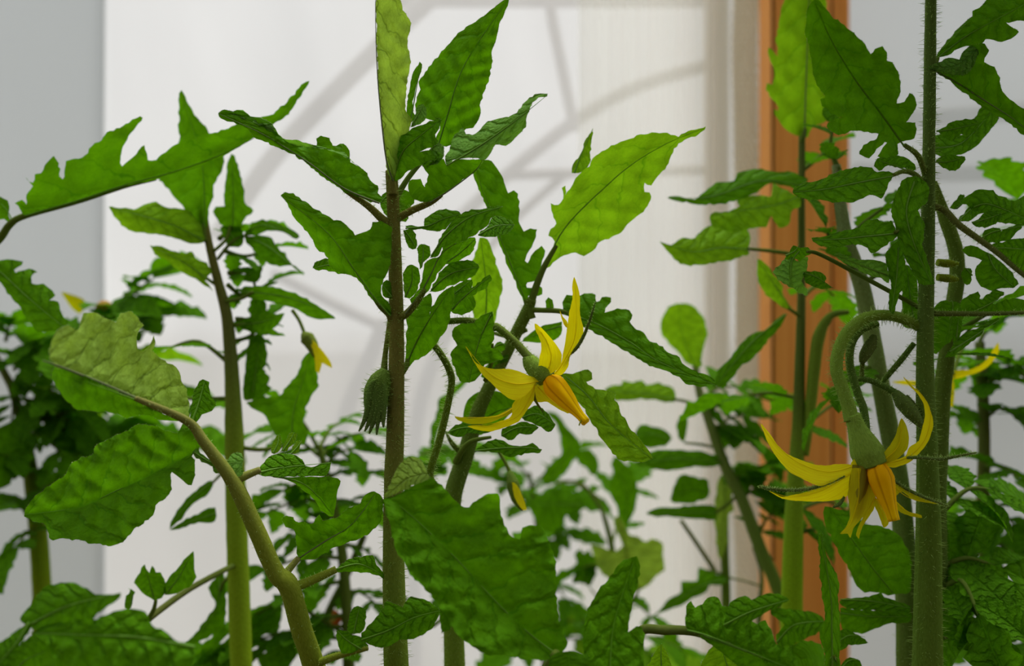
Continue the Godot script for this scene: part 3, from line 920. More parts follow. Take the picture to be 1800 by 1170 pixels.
	stem("style", [1024, 734, 227, 1020, 742, 226.5, 1018, 747, 226], [0.25, 0.2, 0.2], [Color(0.5, 0.5, 0.05), Color(0.3, 0.4, 0.05)], false, 0, 0.6, "stem", flower)
	flower = node("flower_bud", "nodding hairy green flower bud with narrow sepal tips")
	stem("flower_stalk", [686, 557, 245, 682, 588, 243.3, 677, 625, 241.7, 675, 655, 240], [0.75, 0.75, 0.8, 1.2], [Color(0.26, 0.25, 0.06), Color(0.19, 0.28, 0.05)], false, 14, 0.8)
	stem("bud", [678, 649, 239, 671, 666, 239, 664, 686, 239, 660, 711, 239, 663, 742, 239], [1.2, 3.4, 4, 3.4, 1.6], [Color(0.18, 0.3, 0.05), Color(0.1375, 0.25, 0.05)], false, 45, 1.7, "stem", flower)
	stem("sepal", [670, 666, 236.6, 655, 674, 236.1, 649, 702, 235.6, 643, 732, 235.1, 631, 758, 234.6], [0.5, 1, 1.1, 0.8, 0.2], [Color(0.16, 0.27, 0.05), Color(0.141304, 0.25, 0.0543478), Color(0.166667, 0.25, 0.0694444)], false, 14, 0.9, "stem", flower)
	stem("sepal", [671, 667, 236.6, 661, 680, 236.1, 657, 711, 235.6, 650, 738, 235.1, 641, 758, 234.6], [0.5, 1, 1.1, 0.8, 0.2], [Color(0.16, 0.27, 0.05), Color(0.141304, 0.25, 0.0543478), Color(0.166667, 0.25, 0.0694444)], false, 14, 0.9, "stem", flower)
	stem("sepal", [674, 668, 236.6, 670, 686, 236.1, 668, 711, 235.6, 665, 735, 235.1, 662, 764, 234.6], [0.5, 1, 1.1, 0.8, 0.2], [Color(0.16, 0.27, 0.05), Color(0.141304, 0.25, 0.0543478), Color(0.166667, 0.25, 0.0694444)], false, 14, 0.9, "stem", flower)
	stem("sepal", [672, 667, 236.6, 665, 686, 236.1, 662, 717, 235.6, 656, 742, 235.1, 649, 762, 234.6], [0.5, 1, 1.1, 0.8, 0.2], [Color(0.16, 0.27, 0.05), Color(0.141304, 0.25, 0.0543478), Color(0.166667, 0.25, 0.0694444)], false, 14, 0.9, "stem", flower)
	stem("sepal", [675, 668, 236.6, 676, 692, 235.9, 674, 723, 235.3, 674, 751, 234.6], [0.5, 1, 1.1, 0.8, 0.2], [Color(0.16, 0.27, 0.05), Color(0.141304, 0.25, 0.0543478), Color(0.166667, 0.25, 0.0694444)], false, 14, 0.9, "stem", flower)
	leaf = stem("leaf", [684, 1303, 240, 581, 1225, 236, 537, 1126, 231, 509, 1033, 228, 485, 1006, 227, 455, 941, 226, 424, 873, 225, 400, 832, 224, 359, 777, 222, 328, 739, 220, 239, 700, 208], [3.3, 3.2, 3.0, 2.9, 2.5, 2.35, 2.15, 1.8, 1.5, 1.2, 0.7], [Color(0.32, 0.42, 0.04), Color(0.32, 0.38, 0.05), Color(0.33, 0.33, 0.11)], false, 5, 0.8)
	blade(leaf, "leaflet", "pale", [332, 741, 221, 239, 700, 210.8, 171, 670, 200.5, 103, 643, 190.2, 75, 633, 180], [99, 643, 87, 630, 91, 602, 103, 578, 120, 571, 137, 578, 147, 551, 164, 548, 185, 558, 202, 565, 212, 551, 232, 546, 246, 565, 253, 571, 239, 592, 243, 616, 260, 612, 270, 589, 274, 602, 267, 616, 284, 630, 294, 638, 304, 640, 315, 654, 321, 674, 328, 684, 332, 708, 333, 741, 318, 739, 301, 732, 274, 720, 239, 701, 205, 684, 171, 671, 137, 655, 113, 647], 0.2, 0.45, {"q": -0.8, "n": 9, "g": 8, "ribm": "rib_dark", "rib": 0.8})
	blade(leaf, "leaflet", "leaf", [337, 741, 222, 349, 708, 224, 359, 671, 226], [333, 742, 337, 708, 342, 683, 356, 667, 368, 671, 369, 688, 379, 712, 373, 722, 356, 729, 344, 742], 0.3, 0.5, {"g": 8})
	blade(leaf, "leaflet", "leaf", [318, 736, 222, 239, 703, 209, 154, 671, 196], [318, 739, 294, 739, 260, 730, 222, 732, 191, 725, 154, 722, 130, 715, 103, 688, 92, 664, 97, 645, 137, 655, 171, 672, 239, 703, 274, 722], 0.4, 0.2, {"q": -0.6, "g": 9})
	blade(leaf, "leaflet", "leaf", [344, 794, 224, 274, 830, 227.5, 205, 862, 231, 137, 891, 234.5, 44, 904, 238], [43, 902, 51, 886, 62, 871, 79, 859, 99, 844, 116, 832, 126, 814, 144, 804, 161, 799, 171, 780, 185, 773, 195, 768, 212, 763, 239, 747, 267, 747, 291, 756, 313, 761, 321, 744, 338, 751, 347, 767, 349, 791, 338, 801, 342, 808, 342, 835, 337, 852, 325, 849, 315, 838, 304, 830, 299, 845, 301, 859, 294, 873, 277, 883, 270, 900, 253, 920, 236, 929, 229, 938, 215, 951, 195, 959, 171, 955, 144, 951, 116, 946, 89, 948, 84, 934, 75, 920, 58, 917, 44, 907], -0.5, 0, {"q": 0.7, "n": 8, "g": 6, "rip": 1.3, "rib": 0.25})
	blade(leaf, "leaflet", "downy", [340, 794, 222, 376, 814, 224, 426, 811, 226], [338, 794, 345, 789, 362, 804, 393, 813, 410, 797, 424, 796, 428, 808, 426, 832, 414, 835, 403, 830, 379, 832, 373, 821, 342, 802], 0.5, -0.3, {"g": 6})
	stem("leaflet_stalk", [403, 849, 225, 429, 837, 226.5, 458, 825, 228], [1.3, 1.2, 0.9], [Color(0.32, 0.38, 0.05), Color(0.33, 0.33, 0.11)], false, 8, 0.8, "stem", leaf)
	blade(leaf, "leaflet", "leaf", [455, 830, 229, 499, 821, 233.5, 581, 813, 238], [453, 833, 468, 808, 489, 796, 513, 797, 526, 804, 537, 818, 547, 821, 568, 814, 582, 812, 573, 835, 550, 837, 523, 838, 499, 838], 0.5, -0.3, {"q": 0.6, "g": 7})
	blade(leaf, "leaflet", "leaf", [475, 835, 231, 537, 852, 235.5, 586, 905, 240], [456, 833, 499, 838, 530, 837, 561, 837, 585, 838, 599, 845, 592, 869, 586, 907, 564, 896, 544, 869, 523, 852, 499, 842], 0.3, 0.3, {"q": -0.5, "g": 8})
	blade(leaf, "leaflet", "young_backlit", [480, 796, 236, 488, 780, 237, 490, 764, 238], [477, 796, 480, 779, 486, 765, 491, 763, 494, 770, 494, 785, 488, 796], 0.4, 0.2, {"g": 6})
	blade(leaf, "leaflet", "young_backlit", [497, 792, 238, 509, 775, 239, 517, 760, 240], [495, 793, 499, 782, 505, 768, 514, 760, 521, 762, 520, 772, 512, 782, 505, 792], 0.4, 0.2, {"g": 6})
	blade(leaf, "leaflet", "young_backlit", [512, 797, 240, 523, 785, 241, 529, 775, 242], [511, 797, 514, 785, 521, 775, 529, 775, 529, 782, 524, 792, 517, 799], 0.4, 0.2, {"g": 6})
	stem("leaflet_stalk", [497, 1014, 228, 509, 999, 230, 525, 980, 232], [1.2, 1, 0.8], [Color(0.32, 0.38, 0.05), Color(0.33, 0.33, 0.11)], false, 6, 0.8, "stem", leaf)
	blade(leaf, "leaflet", "leaf", [526, 980, 232, 571, 951, 233.3, 619, 920, 234.7, 660, 867, 236], [526, 982, 521, 955, 516, 931, 503, 925, 496, 914, 503, 906, 516, 908, 520, 917, 537, 916, 550, 920, 561, 904, 568, 914, 585, 911, 595, 907, 612, 893, 632, 883, 639, 873, 653, 863, 671, 871, 674, 886, 667, 920, 653, 934, 626, 948, 591, 961, 564, 976, 547, 983], -0.4, 0.35, {"q": -0.9, "n": 8, "g": 6, "ribm": "rib_dark"})
	stem("leaflet_stalk", [509, 1035, 229, 547, 1020, 231.5, 591, 1000, 234], [1.6, 1.3, 1], [Color(0.32, 0.42, 0.04), Color(0.32, 0.38, 0.05)], false, 10, 0.8, "stem", leaf)
	blade(leaf, "leaflet", "leaf", [591, 1000, 234, 632, 991, 236, 674, 1011, 238], [590, 1002, 605, 989, 619, 980, 639, 977, 656, 975, 663, 992, 674, 1006, 676, 1017, 660, 1010, 639, 1006, 619, 1007, 602, 1005], 0.5, 0.3, {"g": 6})
	stem("leaflet_stalk", [537, 1177, 233, 571, 1160, 230.7, 605, 1149, 228.3, 646, 1139, 226], [1.3, 1.1, 0.9, 0.6], [Color(0.32, 0.42, 0.04), Color(0.32, 0.38, 0.05)], false, 8, 0.8, "stem", leaf)
	blade(leaf, "leaflet", "leaf", [636, 1124, 226, 684, 1107, 224.7, 728, 1085, 223.3, 772, 1073, 222], [635, 1124, 636, 1112, 646, 1102, 660, 1088, 670, 1071, 680, 1057, 697, 1061, 708, 1067, 718, 1050, 742, 1052, 759, 1061, 773, 1074, 769, 1085, 759, 1102, 742, 1115, 721, 1122, 701, 1126, 684, 1136, 670, 1138, 650, 1132], 0.6, -0.2, {"q": 0.7, "n": 8, "g": 6})
	blade(leaf, "leaflet", "leaf", [622, 1112, 226, 627, 1088, 226, 632, 1067, 226], [612, 1108, 614, 1088, 622, 1067, 636, 1066, 644, 1074, 643, 1095, 637, 1109, 622, 1114], 0.4, 0.2, {"g": 6})
	blade(leaf, "leaflet", "leaf", [636, 1141, 226, 612, 1126, 225, 593, 1108, 224], [591, 1107, 605, 1107, 619, 1115, 636, 1119, 647, 1139, 626, 1143, 605, 1150, 597, 1143], 0.3, 0.5, {"q": -0.4, "g": 6})
	leaf = stem("leaf", [776, 1420, 238, 879, 1283, 225.3, 947, 1197, 212.7, 978, 1149, 200], [2.2, 1.9, 1.6, 1.2], [Color(0.19, 0.28, 0.05), Color(0.19, 0.28, 0.05)], false, 0, 1.2)
	blade(leaf, "leaflet", "leaf", [978, 1149, 201, 933, 1115, 203.2, 879, 1064, 205.4, 786, 965, 207.6, 708, 893, 209.8, 679, 877, 212], [675, 876, 691, 871, 711, 861, 732, 849, 756, 838, 776, 852, 793, 873, 810, 886, 824, 891, 841, 876, 858, 869, 875, 867, 879, 879, 880, 900, 885, 917, 896, 938, 913, 948, 918, 927, 926, 925, 937, 922, 954, 925, 962, 946, 974, 975, 978, 1006, 977, 1044, 981, 1071, 986, 1105, 998, 1132, 981, 1153, 964, 1160, 933, 1159, 892, 1153, 855, 1149, 834, 1139, 824, 1129, 807, 1119, 793, 1098, 783, 1078, 769, 1061, 756, 1044, 735, 1023, 721, 1009, 711, 989, 697, 968, 691, 948, 684, 920, 677, 900], -0.5, 0.05, {"q": 0.65, "n": 7, "g": 7, "rip": 1.8, "rib": 0.3})
	blade(leaf, "leaflet", "pale", [680, 873, 212, 715, 842, 210, 752, 833, 208], [674, 873, 687, 849, 697, 825, 718, 804, 738, 807, 752, 831, 756, 839, 735, 849, 708, 862, 687, 873], 0.7, -0.5, {"q": -0.3, "g": 7, "rib": 0})
	blade(leaf, "leaflet", "leaf", [1071, 1225, 200, 1073, 1163, 203.3, 1081, 1088, 206.7, 1116, 980, 210], [1026, 1173, 1025, 1129, 1028, 1098, 1033, 1071, 1044, 1050, 1057, 1030, 1074, 1013, 1091, 989, 1109, 979, 1119, 977, 1124, 989, 1122, 1016, 1115, 1044, 1109, 1071, 1105, 1095, 1105, 1112, 1119, 1100, 1127, 1102, 1133, 1115, 1130, 1139, 1133, 1173, 1132, 1214, 1105, 1242, 1054, 1242, 1030, 1208], 0.4, -0.1, {"q": 0.9, "n": 7, "g": 8, "rib": 0.2})
	blade(leaf, "leaflet", "leaf", [786, 1115, 204, 785, 1078, 205, 785, 1050, 206], [776, 1112, 774, 1078, 778, 1054, 786, 1049, 793, 1054, 793, 1078, 790, 1105], 0.3, 0.3, {"g": 7, "rib": 0})
	blade(leaf, "leaflet", "leaf", [1003, 1180, 196, 999, 1146, 197, 1006, 1132, 198], [962, 1201, 965, 1160, 982, 1146, 1009, 1144, 1037, 1153, 1040, 1201], 0.4, -0.3, {"g": 8, "rib": 0})

func second_plant() -> void:
	var leaf: Node
	var flower: Node
	plant("tomato_plant", "tomato plant with leaves fanning from its forked top, right of the brown stem", 800, 1170, 280)
	stem("stem", [935, 525, 272, 925, 550, 273.2, 900, 600, 274.5, 860, 680, 275.8, 838, 730, 277, 818, 800, 278.2, 795, 880, 279.5, 795, 1000, 280.8, 800, 1190, 282], [1.6, 2.1, 2.1, 2.3, 2.6, 3, 3.2, 3.4, 3.8], [Color(0.19, 0.28, 0.05), Color(0.19, 0.28, 0.05), Color(0.2, 0.3, 0.06), Color(0.27, 0.4, 0.05)], true, 14, 1.5)
	leaf = stem("leaf", [935, 560, 272, 929, 539, 272, 924, 526, 272], [1.4, 1.2, 0.9], [Color(0.19, 0.28, 0.05), Color(0.19, 0.28, 0.05)], false, 0, 1.2)
	blade(leaf, "leaflet", "leaf", [927, 538, 272, 910, 495, 269.5, 884, 430, 267, 857, 358, 264.5, 833, 290, 262], [828, 293, 840, 327, 853, 358, 864, 385, 874, 413, 884, 444, 898, 478, 910, 505, 922, 532, 927, 537, 929, 519, 946, 519, 954, 517, 953, 505, 942, 502, 935, 505, 925, 505, 927, 495, 942, 493, 954, 485, 949, 471, 956, 450, 959, 440, 953, 433, 942, 440, 934, 450, 929, 461, 924, 454, 932, 440, 942, 416, 944, 403, 932, 401, 922, 406, 918, 399, 910, 389, 912, 362, 910, 341, 903, 334, 894, 339, 891, 331, 884, 314, 877, 300, 864, 283, 847, 279], 0.3, 0.5, {"q": -0.6, "g": 7})
	leaf = stem("leaf", [933, 533, 272, 944, 499, 271.3, 957, 468, 270.7, 978, 431, 270], [1.4, 1.2, 1, 0.7], [Color(0.19, 0.28, 0.05), Color(0.19, 0.28, 0.05)], false, 0, 1.2)
	blade(leaf, "leaflet", "young_backlit", [956, 472, 271, 991, 403, 268.4, 1046, 345, 265.8, 1108, 291, 263.2, 1176, 250, 260.6, 1240, 225, 258], [1241, 224, 1221, 227, 1203, 232, 1193, 239, 1179, 236, 1159, 234, 1132, 235, 1108, 243, 1091, 250, 1070, 260, 1053, 270, 1039, 284, 1036, 291, 1026, 297, 1019, 304, 1005, 325, 995, 342, 993, 325, 988, 330, 990, 349, 981, 362, 974, 361, 967, 357, 971, 376, 978, 393, 968, 402, 964, 414, 974, 424, 970, 441, 963, 455, 952, 475, 961, 472, 978, 458, 985, 451, 998, 446, 1012, 443, 1026, 449, 1039, 444, 1047, 436, 1051, 426, 1070, 419, 1087, 412, 1101, 400, 1108, 390, 1125, 376, 1138, 362, 1145, 345, 1142, 338, 1132, 337, 1133, 321, 1144, 325, 1156, 311, 1169, 297, 1176, 287, 1183, 267, 1193, 253, 1210, 243, 1227, 236], -0.45, 0.4, {"q": -0.6, "n": 9, "g": 7})
	blade(leaf, "leaflet", "young_backlit", [1010, 304, 268, 1022, 270, 269, 1042, 226, 270], [1007, 304, 1007, 289, 1019, 274, 1026, 253, 1036, 236, 1043, 225, 1041, 246, 1037, 267, 1036, 287, 1022, 301], 0.3, 0.3, {"g": 6})
	leaf = stem("leaf", [928, 544, 272, 952, 545, 271.3, 986, 547, 270.7, 1010, 556, 270], [1, 0.9, 0.9, 0.7], [Color(0.19, 0.28, 0.05), Color(0.19, 0.28, 0.05)], false, 0, 1.2)
	blade(leaf, "leaflet", "leaf", [969, 547, 271, 967, 532, 270.5, 964, 522, 270], [960, 547, 959, 529, 964, 522, 971, 527, 973, 542, 972, 549], 0.3, 0.3, {"g": 6})
	blade(leaf, "leaflet", "leaf", [996, 551, 270, 1047, 568, 266.2, 1109, 602, 262.5, 1160, 636, 258.8, 1257, 676, 255], [989, 532, 996, 518, 1006, 517, 1020, 518, 1034, 514, 1046, 518, 1048, 530, 1058, 522, 1073, 523, 1075, 532, 1065, 541, 1063, 549, 1085, 543, 1106, 545, 1111, 553, 1106, 566, 1119, 578, 1136, 587, 1142, 600, 1160, 606, 1177, 621, 1194, 628, 1199, 638, 1222, 652, 1239, 659, 1253, 667, 1258, 676, 1239, 679, 1218, 678, 1205, 675, 1194, 663, 1177, 656, 1153, 646, 1136, 639, 1109, 622, 1082, 605, 1058, 591, 1041, 581, 1024, 574, 1013, 559, 993, 553], 0.6, -0.4, {"q": 0.9, "n": 9, "g": 7})
	leaf = stem("leaf", [866, 669, 278, 921, 669, 272.7, 969, 655, 267.3, 996, 662, 262], [0.8, 0.8, 0.7, 0.6], [Color(0.19, 0.28, 0.05), Color(0.19, 0.28, 0.05)], false, 0, 1.2)
	blade(leaf, "leaflet", "young_backlit", [993, 660, 260, 1034, 696, 255.3, 1075, 747, 250.7, 1145, 805, 246], [988, 657, 1013, 655, 1034, 649, 1042, 655, 1041, 666, 1030, 672, 1041, 680, 1065, 688, 1081, 691, 1080, 703, 1087, 713, 1088, 724, 1099, 734, 1106, 751, 1119, 765, 1129, 778, 1143, 795, 1147, 804, 1133, 811, 1109, 811, 1092, 808, 1078, 796, 1065, 779, 1054, 769, 1047, 752, 1037, 738, 1024, 714, 1013, 704, 1000, 682], 0.4, 0.1, {"q": 1.1, "n": 8, "g": 7})
	leaf = stem("leaf", [925, 580, 274, 894, 591, 280, 853, 580, 286], [0.7, 0.7, 0.6], [Color(0.19, 0.28, 0.05), Color(0.19, 0.28, 0.05)], false, 0, 1.2)
	blade(leaf, "leaflet", "young_backlit", [853, 567, 288, 855, 505, 284, 845, 420, 280], [833, 563, 830, 505, 826, 471, 836, 444, 843, 417, 857, 420, 867, 447, 874, 471, 883, 491, 880, 522, 874, 546, 869, 567, 853, 570], 0.2, 0.3, {"q": 0.4, "g": 8})
	blade(leaf, "leaflet", "leaf", [986, 573, 276, 962, 580, 279, 921, 597, 282], [988, 565, 965, 568, 941, 580, 921, 594, 918, 600, 941, 602, 969, 600, 986, 587], 0.3, 0.3, {"g": 8})
	leaf = stem("leaf", [801, 812, 276, 812, 792, 273.3, 829, 775, 270.7, 863, 768, 268], [1.2, 1, 0.8, 0.5], [Color(0.19, 0.28, 0.05), Color(0.19, 0.28, 0.05)], false, 0, 1.2)
	blade(leaf, "leaflet", "leaf", [882, 765, 262, 911, 751, 260, 946, 751, 258], [880, 766, 883, 754, 900, 747, 921, 740, 941, 747, 947, 751, 935, 762, 914, 762, 900, 774, 887, 770], 0.5, -0.2, {"q": 0.5, "g": 6})
	blade(leaf, "leaflet", "leaf", [835, 792, 264, 887, 787, 261.3, 936, 787, 258.7, 951, 791, 256], [834, 794, 853, 778, 876, 771, 894, 781, 914, 784, 936, 778, 952, 789, 949, 796, 928, 796, 911, 799, 897, 803, 880, 796, 853, 793], 0.5, -0.3, {"q": 0.4, "g": 6})
	blade(leaf, "leaflet", "leaf", [918, 734, 262, 945, 727, 260, 975, 746, 258], [914, 732, 928, 717, 945, 713, 962, 724, 969, 737, 977, 746, 969, 758, 955, 753, 941, 745, 928, 741], 0.4, -0.3, {"g": 6})
	blade(leaf, "leaflet", "leaf", [791, 758, 262, 818, 751, 260, 863, 754, 258], [786, 761, 801, 747, 818, 743, 846, 746, 866, 753, 853, 763, 825, 761, 801, 768], 0.4, -0.3, {"g": 6})
	blade(leaf, "leaflet", "leaf", [835, 758, 280, 870, 724, 278, 928, 713, 276], [812, 758, 818, 710, 839, 689, 873, 686, 897, 696, 921, 710, 900, 724, 880, 744, 846, 765], 0.2, 0.2, {"g": 9})
	blade(leaf, "leaflet", "leaf", [863, 614, 272, 880, 604, 271, 888, 606, 270], [863, 624, 868, 606, 880, 599, 890, 604, 887, 614, 876, 621], 0.3, 0.3, {"g": 6})
	blade(leaf, "leaflet", "leaf", [849, 652, 274, 870, 635, 273, 894, 628, 272], [846, 662, 853, 645, 870, 628, 894, 623, 892, 635, 876, 641, 863, 659], 0.3, 0.3, {"g": 6})
	stem("side_shoot", [810, 795, 276, 794, 778, 273, 784, 759, 270], [1.1, 0.8, 0.2], [Color(0.19, 0.28, 0.05), Color(0.19, 0.28, 0.05)], false, 14, 1.5)
	flower = node("flower_bud", "closed green and yellow flower bud hanging below the open star flower")
	stem("flower_stalk", [875, 791, 300, 889, 814, 299, 897, 832, 298], [0.7, 0.7, 0.8], [Color(0.19, 0.28, 0.05), Color(0.19, 0.28, 0.05)], false, 0, 1)
	stem("bud", [896, 828, 298, 901, 849, 296.7, 909, 876, 295.3, 921, 896, 294], [0.9, 2.4, 2.2, 0.8], [Color(0.16, 0.26, 0.05), Color(0.2, 0.28, 0.05)], false, 10, 0.7, "stem", flower)
	blade(flower, "petal", "petal", [903, 849, 293, 913, 873, 291.5, 925, 896, 290], [900, 847, 909, 852, 920, 876, 926, 896, 920, 897, 909, 883, 903, 869], 0.2, -0.2, {"q": 0, "g": 5, "rib": 0})

func left_plant() -> void:
	var leaf: Node
	var flower: Node
	plant("tomato_plant", "slim tomato plant with a closed yellow flower, left of the brown stem", 413, 1170, 345)
	stem("stem", [359, 349, 335, 359, 380, 336, 368, 431, 337, 383, 493, 338, 398, 551, 339, 405, 619, 340, 409, 688, 341, 412, 770, 342, 414, 859, 343, 419, 1012, 344, 424, 1166, 345], [1.4, 1.5, 1.6, 1.9, 2.3, 2.7, 3.2, 4, 4.2, 4.5, 4.6], [Color(0.26, 0.25, 0.07), Color(0.25, 0.25, 0.07), Color(0.208333, 0.25, 0.0694444), Color(0.34, 0.5, 0.04), Color(0.4, 0.6, 0.03)], true, 0, 1.6)
	leaf = stem("leaf", [360, 424, 335, 359, 410, 335, 358, 393, 335], [0.9, 0.9, 0.7], [Color(0.19, 0.28, 0.05), Color(0.19, 0.28, 0.05)], false, 0, 1.2)
	blade(leaf, "leaflet", "leaf", [359, 405, 335, 359, 342, 330.7, 352, 274, 326.3, 319, 161, 322], [318, 159, 323, 164, 333, 185, 342, 202, 356, 219, 368, 234, 393, 270, 390, 297, 376, 325, 373, 352, 366, 376, 362, 407, 352, 407, 342, 386, 328, 373, 315, 356, 301, 338, 291, 328, 278, 316, 291, 304, 308, 274, 315, 246, 314, 205, 315, 164], 0.4, 0.3, {"q": 0.6, "g": 8})
	leaf = stem("leaf", [376, 441, 336, 397, 421, 338, 405, 397, 340], [0.7, 0.7, 0.6], [Color(0.19, 0.28, 0.05), Color(0.19, 0.28, 0.05)], false, 0, 1.2)
	blade(leaf, "leaflet", "leaf", [409, 403, 340, 410, 342, 338, 407, 272, 336], [407, 269, 415, 284, 424, 308, 429, 335, 434, 362, 445, 369, 434, 380, 427, 390, 424, 405, 403, 405, 386, 393, 375, 372, 379, 362, 393, 362, 395, 328, 398, 301], 0.3, 0.3, {"g": 8})
	leaf = stem("leaf", [364, 424, 336, 342, 418, 333, 308, 407, 330], [0.7, 0.7, 0.6], [Color(0.19, 0.28, 0.05), Color(0.19, 0.28, 0.05)], false, 0, 1.2)
	blade(leaf, "leaflet", "young_backlit", [356, 421, 332, 308, 397, 328.7, 253, 380, 325.3, 195, 364, 322], [191, 362, 212, 364, 236, 368, 253, 359, 274, 354, 294, 366, 321, 366, 342, 380, 356, 401, 357, 426, 335, 427, 301, 418, 267, 411, 232, 408, 215, 394, 200, 380], 0.1, 0.6, {"q": 0.6, "g": 8})
	leaf = stem("leaf", [379, 500, 338, 359, 486, 336, 335, 469, 334], [0.7, 0.7, 0.6], [Color(0.19, 0.28, 0.05), Color(0.19, 0.28, 0.05)], false, 0, 1.2)
	blade(leaf, "leaflet", "young_backlit", [371, 496, 334, 325, 462, 330, 265, 432, 326], [263, 431, 284, 434, 301, 441, 325, 445, 338, 441, 345, 455, 362, 462, 373, 479, 362, 493, 376, 512, 349, 494, 325, 480, 304, 470, 291, 456, 274, 446], 0.1, 0.6, {"g": 8})
	leaf = stem("leaf", [382, 456, 338, 409, 424, 340, 435, 413, 342], [0.7, 0.7, 0.6], [Color(0.19, 0.28, 0.05), Color(0.19, 0.28, 0.05)], false, 0, 1.2)
	blade(leaf, "leaflet", "leaf", [429, 415, 342, 464, 395, 338, 523, 420, 334], [427, 415, 437, 401, 456, 386, 468, 387, 488, 393, 504, 399, 519, 405, 527, 416, 521, 421, 508, 413, 488, 407, 464, 407, 449, 413], 0.3, -0.3, {"g": 7})
	blade(leaf, "leaflet", "leaf", [435, 416, 343, 476, 436, 338.5, 534, 485, 334], [429, 415, 453, 414, 478, 418, 484, 432, 498, 444, 510, 460, 519, 468, 529, 475, 535, 485, 523, 474, 512, 468, 492, 466, 472, 464, 455, 448, 439, 432], 0.3, 0.2, {"g": 7})
	blade(leaf, "leaflet", "leaf", [435, 483, 345, 449, 472, 345, 458, 466, 345], [427, 493, 435, 475, 449, 466, 460, 466, 460, 487, 453, 495, 439, 496], 0.2, 0.2, {"g": 8})
	blade(leaf, "leaflet", "leaf", [399, 405, 340, 409, 415, 340, 415, 432, 340], [386, 399, 399, 395, 421, 399, 429, 413, 425, 432, 405, 434, 396, 422], 0.2, 0.2, {"g": 8})
	leaf = stem("leaf", [393, 530, 338, 424, 524, 334, 444, 513, 330], [0.8, 0.8, 0.6], [Color(0.19, 0.28, 0.05), Color(0.19, 0.28, 0.05)], false, 0, 1.2)
	blade(leaf, "leaflet", "leaf", [427, 512, 332, 496, 520, 328.7, 547, 537, 325.3, 587, 558, 322], [426, 504, 458, 502, 485, 506, 513, 513, 540, 524, 564, 541, 590, 558, 564, 562, 540, 555, 513, 541, 479, 531, 444, 524, 424, 514], -0.2, 0.3, {"q": -0.4, "g": 8})
	leaf = stem("leaf", [400, 571, 340, 417, 571, 339, 431, 568, 338], [0.7, 0.7, 0.5], [Color(0.19, 0.28, 0.05), Color(0.19, 0.28, 0.05)], false, 0, 1.2)
	blade(leaf, "leaflet", "leaf", [424, 570, 338, 462, 565, 336, 498, 552, 334], [421, 566, 438, 556, 458, 551, 500, 550, 496, 561, 479, 578, 489, 585, 502, 589, 479, 589, 451, 586, 427, 579], 0.2, 0.3, {"g": 8})
	leaf = stem("leaf", [410, 783, 345, 455, 790, 340.5, 506, 783, 336], [1, 0.9, 0.7], [Color(0.19, 0.28, 0.05), Color(0.19, 0.28, 0.05)], false, 0, 1.2)
	blade(leaf, "leaflet", "leaf", [513, 782, 336, 516, 722, 334, 533, 667, 332, 547, 619, 330], [547, 615, 555, 640, 560, 677, 547, 698, 537, 722, 533, 742, 541, 763, 533, 782, 496, 782, 482, 763, 472, 739, 455, 722, 432, 708, 455, 701, 479, 698, 492, 695, 509, 674, 523, 657, 530, 636], 0.3, 0.2, {"q": -0.5, "g": 8})
	blade(leaf, "leaflet", "leaf", [444, 688, 344, 451, 640, 344, 455, 599, 344], [427, 701, 431, 640, 438, 599, 455, 585, 468, 606, 468, 643, 455, 654, 448, 698], 0.2, 0.2, {"g": 8})
	flower = node("flower", "closed yellow flower hanging beside the left plant")
	stem("flower_stalk", [514, 545, 330, 526, 563, 329, 535, 585, 328], [0.8, 0.7, 0.7], [Color(0.175, 0.25, 0.05), Color(0.19, 0.28, 0.05)], false, 0, 1)
	stem("calyx", [532, 585, 328, 540, 594, 327.3, 548, 606, 326.7, 557, 625, 326], [0.8, 3, 2.6, 1.6], [Color(0.22, 0.3, 0.06), Color(0.25, 0.33, 0.05)], false, 0, 1, "stem", flower)
	blade(flower, "petal", "petal", [546, 597, 325, 563, 618, 323, 583, 646, 321], [543, 594, 555, 603, 569, 618, 580, 634, 584, 647, 575, 642, 563, 637, 562, 655, 555, 652, 554, 628], -0.2, -0.2, {"q": 0, "g": 5, "rib": 0})
	blade(flower, "petal", "petal", [548, 600, 328, 554, 628, 327, 559, 655, 326], [544, 597, 557, 612, 566, 637, 561, 656, 555, 652, 552, 625], 0.2, 0.2, {"q": 0, "g": 5, "rib": 0})
	compound([405, 640, 342, 350, 600, 346, 300, 610, 350], 1, 20, "leaf", 501, 0, 1.1, 0.35)
	compound([408, 700, 342, 330, 700, 351, 290, 690, 360], 1, 20, "leaf", 502, 0, 1.1, 0.35)
	compound([415, 560, 342, 440, 570, 347, 450, 640, 352], 2, 16, "leaf", 503, 0, 1.1, 0.35)
	compound([400, 480, 342, 440, 480, 347, 450, 520, 352], 2, 14, "leaf", 504, 0, 1.1, 0.35)
	compound([392, 440, 340, 430, 450, 346, 470, 440, 352], 2, 17, "leaf", 506, 0, 1.1, 0.35)
	compound([400, 500, 342, 430, 520, 349, 470, 500, 356], 2, 16, "leaf", 507, 0, 1.1, 0.35)
	compound([385, 420, 340, 410, 400, 346, 440, 395, 352], 2, 16, "leaf", 508, 0, 1.1, 0.35)
	compound([408, 600, 342, 440, 590, 350, 470, 560, 358], 2, 16, "leaf", 509, 0, 1.1, 0.35)
	stem("leaf_stalk", [260, 1088, 300, 325, 1040, 315, 393, 1002, 330, 414, 992, 345], [1.3, 1.2, 1], [Color(0.220588, 0.25, 0.07), Color(0.19, 0.28, 0.05)], false, 0, 1)
	leaf = stem("leaf", [407, 821, 344, 390, 832, 341, 373, 849, 338], [0.7, 0.6, 0.5], [Color(0.19, 0.28, 0.05), Color(0.19, 0.28, 0.05)], false, 0, 1.2)
